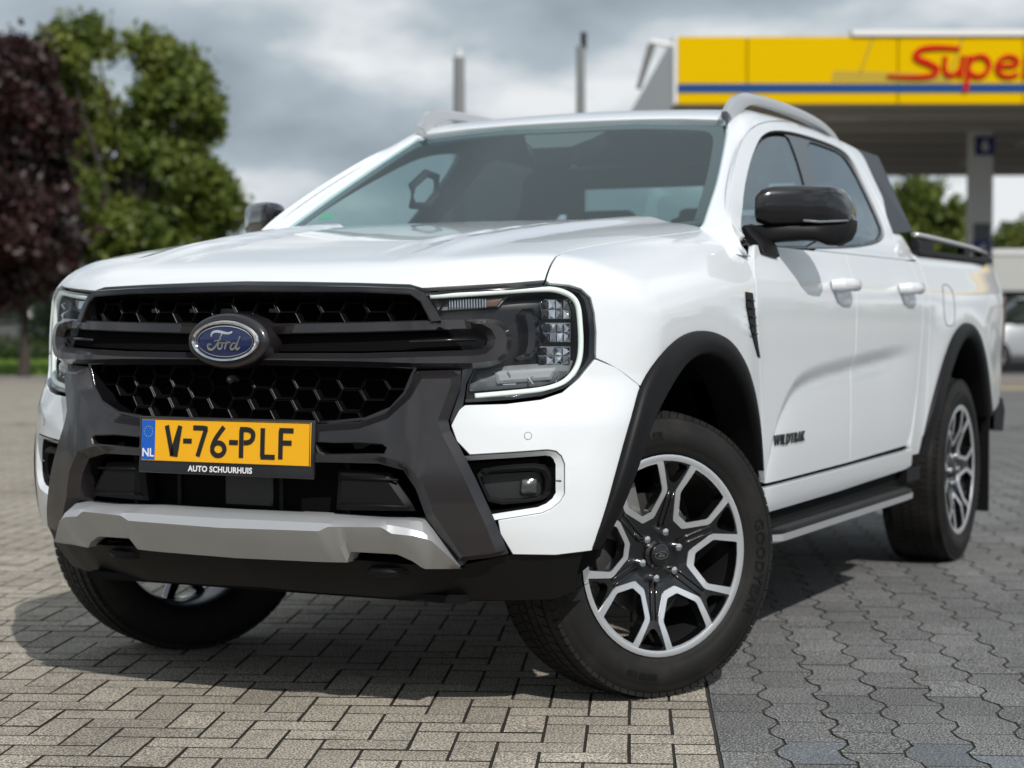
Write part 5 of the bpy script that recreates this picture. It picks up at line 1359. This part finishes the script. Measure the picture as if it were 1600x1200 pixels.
# column with blue signs
cxl = mloc(1514) * 40 / 35.; 
def cl(px, d): return (px - 1057) / CAM['f'] * d + (d - D0) * (1057 - 800) / CAM['f']
dc = 41.; c0 = cl(1516, dc); c1 = cl(1550, dc)
bxo('canopy_column', (c0, dc - D0, 0), (c1, dc - D0 + .45, zb + .12), mat('column_grey', (.72, .73, .73), .6), can, bevel=.02)
def csign(name, a, b, va, vb, m_, txt=None):
    o = bxo(name, (cl(a, dc), dc - D0 - .05, hz(vb, dc)), (cl(b, dc), dc - D0 - .004, hz(va, dc)), m_, can)
    return o
c2 = c0 + 10.5; bxo('canopy_column', (c2, dc - D0, 0), (c2 + .46, dc - D0 + .45, zb + .12), mat('column_grey', (.72, .73, .73), .6), can, bevel=.02)
sb = mat('sign_navy', (.012, .02, .16), .4)
csign('pump_number_sign', 1521, 1551, 215, 244, sb); csign('price_sign', 1519, 1546, 375, 408, sb); csign('dispenser_panel', 1520, 1545, 350, 374, mat('panel_grey', (.10, .11, .11), .4))
V, F = text_mesh('6', .32, .01, lambda u, v, h: (cl(1536, dc) + u, dc - D0 - .055 - h, hz(230, dc) + v), bold=.01); mk('pump_number', V, F, WTXT, can, smooth=False)
V, F = text_mesh('€', .26, .01, lambda u, v, h: (cl(1533, dc) + u, dc - D0 - .055 - h, hz(391, dc) + v), bold=.006); mk('price_symbol', V, F, WTXT, can, smooth=False)
# floodlight arm on the canopy corner
mb = MB(); a = lambda px, py: (mloc(px), -.0, zzs(py))
V, F = tube([a(1050, 74), a(1030, 70), a(1016, 68)], .045, 8); mb.add(V, F); mb.build('lamp_arm', CW, can, smooth=True)
mb = MB(); p, q = Vector(a(1018, 72)), Vector(a(998, 138)); t_ = (q - p).normalized(); n_ = Vector((t_.z, 0, -t_.x)) * .07
for off in (0,): mb.add([tuple(p - n_), tuple(p + n_), tuple(q + n_ * .6), tuple(q - n_ * .6)] + [tuple(v + Vector((0, .3, 0))) for v in (p - n_, p + n_, q + n_ * .6, q - n_ * .6)], [(0, 1, 2, 3), (7, 6, 5, 4), (0, 4, 5, 1), (1, 5, 6, 2), (2, 6, 7, 3), (3, 7, 4, 0)])
mb.build('floodlight', mat('flood_grey', (.12, .12, .12), .5), can)
# slim poles behind the truck
def pole(px, dist, topy, wpx, label, cap):
    r = wpx / CAM['f'] * dist / 2; x, y = gp(px, dist); e_ = thing('lighting_mast', label, 'mast', (x, y, 0), group='masts standing behind the truck roof'); h = hz(topy, dist)
    mb = MB(); V, F = tube([(0, 0, 0), (0, 0, h * .5), (0, 0, h)], [r * 1.05, r, r * .9], 16); mb.add(V, F); mb.build('pole', mat('galvanised', (.20, .21, .21), .55, metal=.2), e_, smooth=True)
    V, F = tube([(0, 0, h * .70), (0, 0, h * .704)], r * 1.15, 16); mk('collar', V, F, CW, e_, angle=30)
    if cap == 'lamp':
        V, F = tube([(r * .6 * RH[0], r * .6 * RH[1], h - .05), (r * .6 * RH[0], r * .6 * RH[1], h + .30)], r * .62, 12); mk('lantern', V, F, PLAST, e_, angle=30)
    else:
        V, F = tube([(0, 0, h), (0, 0, h + .18)], r * .45, 12); mk('lantern', V, F, CW, e_, angle=30)
pole(718, 45, 92, 19, 'grey mast with a pale cap, standing clear in the sky behind the truck roof', 'cap')
pole(907, 42, 75, 15, 'grey mast with a small black lantern on top, between the other mast and the canopy', 'lamp')
# ---- far buildings on the right
BLD = mat('building_fascia', (.44, .45, .43), .6); WIN = mat('building_window_dark', (.03, .04, .035), .15, coat=.4)
bd_ = thing('station_shop', 'low pale flat roofed building with dark windows behind the parked silver car', 'building'); d = 62.; x, y = gp(1530, d); bd_.location = (x, y, 0); bd_.rotation_euler = (0, 0, YAW - math.pi / 2)
def bx(px): return (px - 1530) / CAM['f'] * d
bxo('wall', (0, .4, 0), (22, 8, hz(398, d)), CG, bd_); bxo('fascia', (-.1, 0, hz(455, d)), (22, .4, hz(392, d)), BLD, bd_); bxo('fascia_edge', (-.14, -.05, hz(398, d)), (22, .39, hz(390, d)), CW, bd_)
for k in range(9):
    f_ = bxo('window', (bx(1546 + k * 26), .30, .2), (bx(1568 + k * 26), .395, hz(457, d)), mat('window_frame_dark', (.02, .02, .02), .5), bd_)
    bxo('pane', (bx(1548 + k * 26), .27, .3), (bx(1566 + k * 26), .298, hz(459, d)), WIN, f_)
# kerb and verge on the right
def strip(name, px0, px1, da, db, z0, z1, m_, **pr):
    P = [gp(px0, da), gp(px1, da), gp(px1, db), gp(px0, db)]; V = [(p[0], p[1], z0) for p in P] + [(p[0], p[1], z1) for p in P]
    o = mk(name, V, [(4, 5, 6, 7), (0, 1, 5, 4), (1, 2, 6, 5), (2, 3, 7, 6), (3, 0, 4, 7)], m_, None, smooth=False)
    for k, v in pr.items(): o[k] = v
    return o
strip('kerb', 1400, 2300, 29.5, 31.5, -.02, .13, mat('kerb_stone', (.19, .175, .165), .8), kind='structure')
strip('road', 1300, 2300, 31.5, 58, -.01, .02, mat('asphalt', (.055, .055, .056), .85, bump=(60, .2, .01)), kind='structure')
strip('sandy_edge', 1400, 2300, 28.2, 29.5, -.02, .004, mat('sandy', (.30, .25, .16), .9), kind='structure')
# left verge, kerb, road
GRS = mat('grass_base', (.07, .13, .018), .9, mott=(3, (.10, .16, .02), .4, .65))
strip('verge', -900, 470, 33.5, 44, -.02, .05, GRS, kind='structure')
strip('kerb', -900, 470, 32.2, 33.5, -.02, .06, mat('kerb_stone', (.19, .175, .165), .8), kind='structure')
strip('road', -900, 470, 44, 70, -.02, .02, mat('asphalt', (.055, .055, .056), .85), kind='structure')
gv = []; gf = []
for k in range(16000):
    px = random.uniform(-120, 420); dd = random.uniform(33.7, 43.8); p = gp(px, dd); h = random.uniform(.05, .16); a = random.random() * 6.3; w_ = .012; n = len(gv); l = random.uniform(-.05, .05)
    gv += [(p[0] - w_ * math.cos(a), p[1] - w_ * math.sin(a), .04), (p[0] + w_ * math.cos(a), p[1] + w_ * math.sin(a), .04), (p[0] + l, p[1] + l, .05 + h)]; gf.append((n, n + 1, n + 2))
go = mk('grass', gv, gf, mat('grass_blade', (.10, .19, .02), .7, mott=(2, (.15, .23, .03), .4, .7)), None, smooth=False); go['kind'] = 'stuff'; go['label'] = 'short bright green grass on the verge left of the truck'
# ---- trees
def leafmat(name, c1, c2, c3, trans=.35):
    m = bpy.data.materials.new(name); m.use_nodes = True; t = m.node_tree; t.nodes.clear(); o = N(t, 'ShaderNodeOutputMaterial')
    at = N(t, 'ShaderNodeAttribute'); at.attribute_name = 'tone'; at.attribute_type = 'GEOMETRY'
    r = N(t, 'ShaderNodeValToRGB'); L(t, at.outputs['Fac'], r.inputs[0]); e = r.color_ramp.elements; e[0].color = (*c1, 1); e[1].color = (*c3, 1); k = e.new(.5); k.color = (*c2, 1)
    a = N(t, 'ShaderNodeBsdfPrincipled'); L(t, r.outputs[0], a.inputs['Base Color']); a.inputs['Roughness'].default_value = .5
    b = N(t, 'ShaderNodeBsdfTranslucent'); L(t, r.outputs[0], b.inputs[0]); mx = N(t, 'ShaderNodeMixShader'); mx.inputs[0].default_value = trans
    L(t, a.outputs[0], mx.inputs[1]); L(t, b.outputs[0], mx.inputs[2]); L(t, mx.outputs[0], o.inputs[0]); return m
BARK = mat('bark', (.045, .036, .03), .9, bump=(18, .6, .03))
LG = leafmat('leaves_green', (.055, .09, .013), (.125, .165, .025), (.22, .25, .05)); LP = leafmat('leaves_purple', (.010, .005, .006), (.028, .010, .011), (.055, .020, .019), .2); LD = leafmat('leaves_dark_green', (.02, .04, .01), (.04, .07, .015), (.07, .10, .02))
def tree(name, label, base, trunk_h, blobs, leaf, nleaf, lsize, tr, clump=.55, group=None):
    e_ = thing(name, label, 'tree', (base[0], base[1], 0), group=group or ('trees round the forecourt' if name == 'broadleaf_tree' else None))
    mb = MB(); V, F = tube([(0, 0, 0), (.02, .03, trunk_h * .5), (0, .05, trunk_h), (.05, 0, trunk_h * 1.7)], [tr * 1.3, tr, tr * .85, tr * .4], 10); mb.add(V, F); mb.build('trunk', BARK, e_, smooth=True)
    lb = MB(); 
    for c, r in blobs:
        z0 = trunk_h * random.uniform(.7, 1.3); m1 = (c[0] * .5 + random.uniform(-.2, .2), c[1] * .5, (z0 + c[2]) * .5 + .1)
        V, F = tube([(0, .03, min(z0, c[2])), m1, c], [tr * .5, tr * .3, tr * .08], 6); lb.add(V, F)
        for _ in range(4):
            q = (c[0] + random.uniform(-r, r) * .7, c[1] + random.uniform(-r, r) * .7, c[2] + random.uniform(-r, r) * .6); V, F = tube([m1, c, q], [tr * .15, tr * .1, tr * .04], 5); lb.add(V, F)
    lb.build('limbs', BARK, e_, smooth=True)
    tot = sum(r ** 2 for _, r in blobs); Vs = []; tones = []
    for c, r in blobs:
        nc = max(6, int(26 * r)); r = r * (.93 if leaf is LG else 1.0); k = int(nleaf * r * r / tot / nc)
        for _ in range(nc):
            d_ = rng.normal(size=3); d_ /= np.linalg.norm(d_); rr_ = r * rng.uniform(.35, 1.0) ** .6; cc0 = np.array(c) + d_ * rr_ * [1, 1, .85]
            cr = clump * rng.uniform(.5, 1.15) * (.5 + .5 * r / 2); tn = rng.uniform(.1, .9)
            P = cc0 + rng.normal(size=(k, 3)) * cr * .5; sz = lsize * rng.uniform(.6, 1.4, (k, 1))
            a = rng.normal(size=(k, 3)); a /= np.linalg.norm(a, axis=1, keepdims=True); b = rng.normal(size=(k, 3)); b -= (b * a).sum(1, keepdims=True) * a; b /= np.linalg.norm(b, axis=1, keepdims=True)
            Q = np.stack([P - a * sz, P + b * sz * .5, P + a * sz, P - b * sz * .5], 1); Vs.append(Q.reshape(-1, 3)); tones.append(np.repeat(np.clip(tn + rng.normal(size=k) * .18, 0, 1), 4))
    Vs = np.vstack(Vs); n = len(Vs) // 4; me = bpy.data.meshes.new('crown'); me.vertices.add(len(Vs)); me.vertices.foreach_set('co', Vs.astype(np.float32).ravel())
    me.loops.add(len(Vs)); me.loops.foreach_set('vertex_index', np.arange(len(Vs), dtype=np.int32)); me.polygons.add(n); me.polygons.foreach_set('loop_start', np.arange(0, 4 * n, 4, dtype=np.int32)); me.polygons.foreach_set('loop_total', np.full(n, 4, np.int32)) if False else None
    me.update(calc_edges=True); at = me.attributes.new('tone', 'FLOAT', 'POINT'); at.data.foreach_set('value', np.concatenate(tones).astype(np.float32)); me.materials.append(leaf); me.validate()
    o = link(bpy.data.objects.new('crown', me), e_); return e_
def blobs_px(lst, dist, px0, spread=1.6):
    """(px, py, radius in px) -> crown masses in metres relative to the trunk foot"""
    out_ = []; x0, y0 = gp(px0, dist)
    for px, py, r in lst:
        dd = dist + random.uniform(-spread, spread); x, y = gp(px, dd); out_.append(((x - x0, y - y0, hz(py, dd)), r / CAM['f'] * dist))
    return out_
tree('broadleaf_tree', 'tall loose green tree with sky gaps, between the dark red tree and the truck', gp(205, 44), 2.6, blobs_px([(105, 75, 48), (150, 60, 36), (95, 135, 52), (140, 160, 45), (110, 205, 55), (165, 215, 40), (245, 90, 42), (280, 110, 44), (305, 150, 42), (250, 155, 45), (320, 195, 30), (215, 190, 26), (250, 230, 52), (300, 265, 52), (330, 300, 44), (345, 335, 34), (215, 290, 50), (150, 275, 45), (190, 350, 50), (265, 345, 55), (320, 365, 42), (130, 350, 50), (230, 395, 50), (150, 400, 45), (290, 400, 45), (110, 300, 45)], 44, 205), LG, 60000, .10, .20)
tree('copper_beech', 'dark purple red leaved tree at the left edge', gp(38, 33), 1.35, blobs_px([(-20, 80, 55), (20, 130, 52), (45, 110, 40), (60, 175, 52), (5, 200, 65), (80, 200, 34), (55, 250, 60), (15, 290, 70), (75, 310, 46), (98, 345, 30), (40, 350, 65), (-10, 370, 60), (90, 375, 45), (50, 410, 55), (10, 430, 50), (90, 425, 34), (-60, 150, 60), (-70, 260, 70), (-60, 360, 70)], 33, 38, 1.2), LP, 46000, .085, .09)
tree('broadleaf_tree', 'green tree under the canopy, left of the column', gp(1440, 66), 1.8, blobs_px([(1425, 310, 32), (1450, 300, 26), (1410, 345, 35), (1450, 340, 38), (1485, 330, 18), (1430, 380, 40), (1475, 375, 34), (1495, 360, 20), (1380, 370, 35)], 66, 1440), LG, 15000, .13, .2)
tree('broadleaf_tree', 'small green treetop above the pale building at the right edge', gp(1590, 80), 2.2, blobs_px([(1575, 372, 18), (1598, 366, 20), (1620, 375, 22), (1560, 385, 14)], 80, 1590), LG, 6000, .13, .15)
# low shrubs under the left trees
def shrub(label, px, dist, w_, h_, leaf, n):
    x, y = gp(px, dist); e_ = thing('shrub', label, 'shrub', (x, y, 0), group='shrubs along the verge'); Vs = []; to_ = []
    P = rng.normal(size=(n, 3)) * [w_ * .4, .4, h_ * .3] ; P = P @ np.array([[RH[0], RH[1], 0], [FH[0], FH[1], 0], [0, 0, 1]]) + [0, 0, h_ * .5]; P[:, 2] = np.abs(P[:, 2])
    a = rng.normal(size=(n, 3)); a /= np.linalg.norm(a, axis=1, keepdims=True); b = rng.normal(size=(n, 3)); b -= (b * a).sum(1, keepdims=True) * a; b /= np.linalg.norm(b, axis=1, keepdims=True); s_ = .06
    Q = np.stack([P - a * s_, P + b * s_ * .6, P + a * s_, P - b * s_ * .6], 1).reshape(-1, 3)
    o = mk('foliage', Q, [(4 * i, 4 * i + 1, 4 * i + 2, 4 * i + 3) for i in range(n)], leaf, e_, smooth=False); at = o.data.attributes.new('tone', 'FLOAT', 'POINT'); at.data.foreach_set('value', np.repeat(rng.uniform(0, 1, n), 4).astype(np.float32))
    V, F = tube([(0, 0, 0), (.03, 0, h_ * .5)], .03, 6); mk('stem', V, F, BARK, e_)
shrub('low green shrub at the left edge, in front of the parked grey car', 15, 43.5, 1.4, .55, LD, 1500)
shrub('dark green shrub between the copper tree trunk and the truck headlamp', 62, 44.5, 1.0, .5, LD, 1200)
shrub('tall dark green shrub beneath the purple crown', 95, 47, 1.8, 1.6, LD, 2500)
shrub('broad dark green shrub behind the parked silver car at the left edge', 20, 56, 4.2, 2.6, LD, 7000)
# ---- parked cars, all at real size
def car(label, px, dist, head, paint, long=4.3, tail=None):
    """lofted hatchback: x forward, y left"""
    x, y = gp(px, dist); e_ = thing('parked_car', label, 'car', (x, y, .02), head, group='cars parked in the background')
    prof = [(-2.12, .42, .62, .60, .72), (-2.08, .30, .95, .70, .80), (-1.75, .22, 1.02, .74, .86), (-1.2, .20, 1.0, .80, .87), (-.4, .20, .98, .82, .88), (.5, .20, .96, .82, .88), (1.0, .20, .94, .80, .88), (1.55, .22, .86, .74, .86), (1.95, .26, .74, .62, .80), (2.10, .36, .58, .50, .68)]
    rows = []
    for X, zl, zt_, wt, wb in prof: rows.append([(X, wb * .9, zl), (X, wb, zl + .12), (X, wb, (zl + zt_) / 2 + .05), (X, wt + .02, zt_ - .04), (X, wt * .8, zt_), (X, -wt * .8, zt_), (X, -wt - .02, zt_ - .04), (X, -wb, (zl + zt_) / 2 + .05), (X, -wb, zl + .12), (X, -wb * .9, zl)])
    V, F = loft(rows, close_u=True, cap=True); o = mk('body', V, F, paint, e_, angle=35)
    rows = []
    for X, z, wd in ((-1.95, .97, .70), (-1.55, 1.38, .60), (-1.0, 1.46, .60), (-.1, 1.47, .60), (.35, 1.40, .60), (1.05, .95, .72)): rows.append([(X, wd + .0, min(z, .97)), (X, wd, z - .05), (X, wd * .8, z), (X, -wd * .8, z), (X, -wd, z - .05), (X, -wd, min(z, .97))])
    V, F = loft(rows, cap=True); mk('glasshouse', V, F, WIN, e_, angle=30)
    rows = [[(X, wd, z) for wd in (.60, .3, -.3, -.60)] for X, z in ((-1.62, 1.375), (-1.0, 1.475), (-.1, 1.485), (.38, 1.405))]
    V, F = loft(rows); mk('roof', V, F, paint, e_)
    for sx in (-1.3, 1.3):
        for sy in (-1, 1):
            w_ = bpy.data.objects.new('wheel', None); link(w_, e_); w_.location = (sx, .80 * sy, .31); w_.rotation_euler = (0, 0, 0 if sy > 0 else math.pi)
            V, F = lathe([(.19, .06), (.21, .10), (.30, .105), (.315, .08), (.315, -.09)], 28); mk('tyre', V, F, RUB, w_)
            V, F = lathe([(.001, .07), (.19, .07)], 20); mk('rim_back', V, F, WBLK, w_)
            mb = MB()
            for k in range(5):
                a = k * 2 * math.pi / 5; V, F = tube([(0, .09, 0), (.19 * math.cos(a), .09, .19 * math.sin(a))], .022, 6); mb.add(V, F)
            V, F = lathe([(.185, .085), (.20, .10), (.205, .09)], 28); mb.add(V, F); mb.build('rim', SILV, w_)
            V, F = lathe([(.001, .885 - .80 + .002), (.37, .885 - .80 + .002)], 26); 
    for sy in (-1, 1):
        MB().box((-2.11, min(.42 * sy, .76 * sy), .74), (-1.98, max(.42 * sy, .76 * sy), .92)).build('tail_lamp', mat('car_tail_red', (.60, .012, .03), .2), e_, bevel=.02)
        MB().box((1.86, min(.40 * sy, .74 * sy), .62), (2.04, max(.40 * sy, .74 * sy), .72)).build('headlight', LAMPG, e_, bevel=.02)
    bxo('bumper_strip', (-2.14, -.6, .38), (-2.05, .6, .48), PLAST, e_); bxo('window_line', (-1.4, -.885, .93), (.9, .885, .95), PLAST, e_)
SC = mat('car_silver', (.40, .41, .42), .3, metal=.6, coat=.6); DCp = mat('car_dark', (.03, .032, .036), .25, coat=.8)
car('silver parked car seen past the tail of the truck', 1628, 38, YAW + R_(97), SC)
car('silver parked car with a red tail lamp at the left edge behind the grass', -18, 47, YAW - R_(12), SC)
car('dark parked car in the shade between the copper tree trunk and the truck headlamp', 112, 50, YAW - R_(80), DCp)

# ---- low far tree line round the horizon, reads as one mass
tv = []; tt_ = []
for k in range(60000):
    a = rng.uniform(0, 2 * math.pi); hmax = 2.6 + 1.6 * math.sin(a * 9.0 + 1) * math.sin(a * 23.0) + 1.0 * math.sin(a * 61.0); r = rng.uniform(128, 140)
    c = np.array([r * math.cos(a), r * math.sin(a), min(1.15, abs(rng.normal(0, .55))) * hmax + .1]); s_ = rng.uniform(.18, .42)
    u = rng.normal(size=3); u /= np.linalg.norm(u); v = rng.normal(size=3); v -= (v @ u) * u; v /= np.linalg.norm(v)
    tv += [c - u * s_, c + v * s_ * .7, c + u * s_, c - v * s_ * .7]; tt_ += [rng.uniform(0, .7)] * 4
o = mk('far_treeline', tv, [(4 * i, 4 * i + 1, 4 * i + 2, 4 * i + 3) for i in range(len(tv) // 4)], LD, None, smooth=False); o['kind'] = 'stuff'; o['label'] = 'low dark line of trees along the horizon'
at = o.data.attributes.new('tone', 'FLOAT', 'POINT'); at.data.foreach_set('value', np.array(tt_, np.float32))
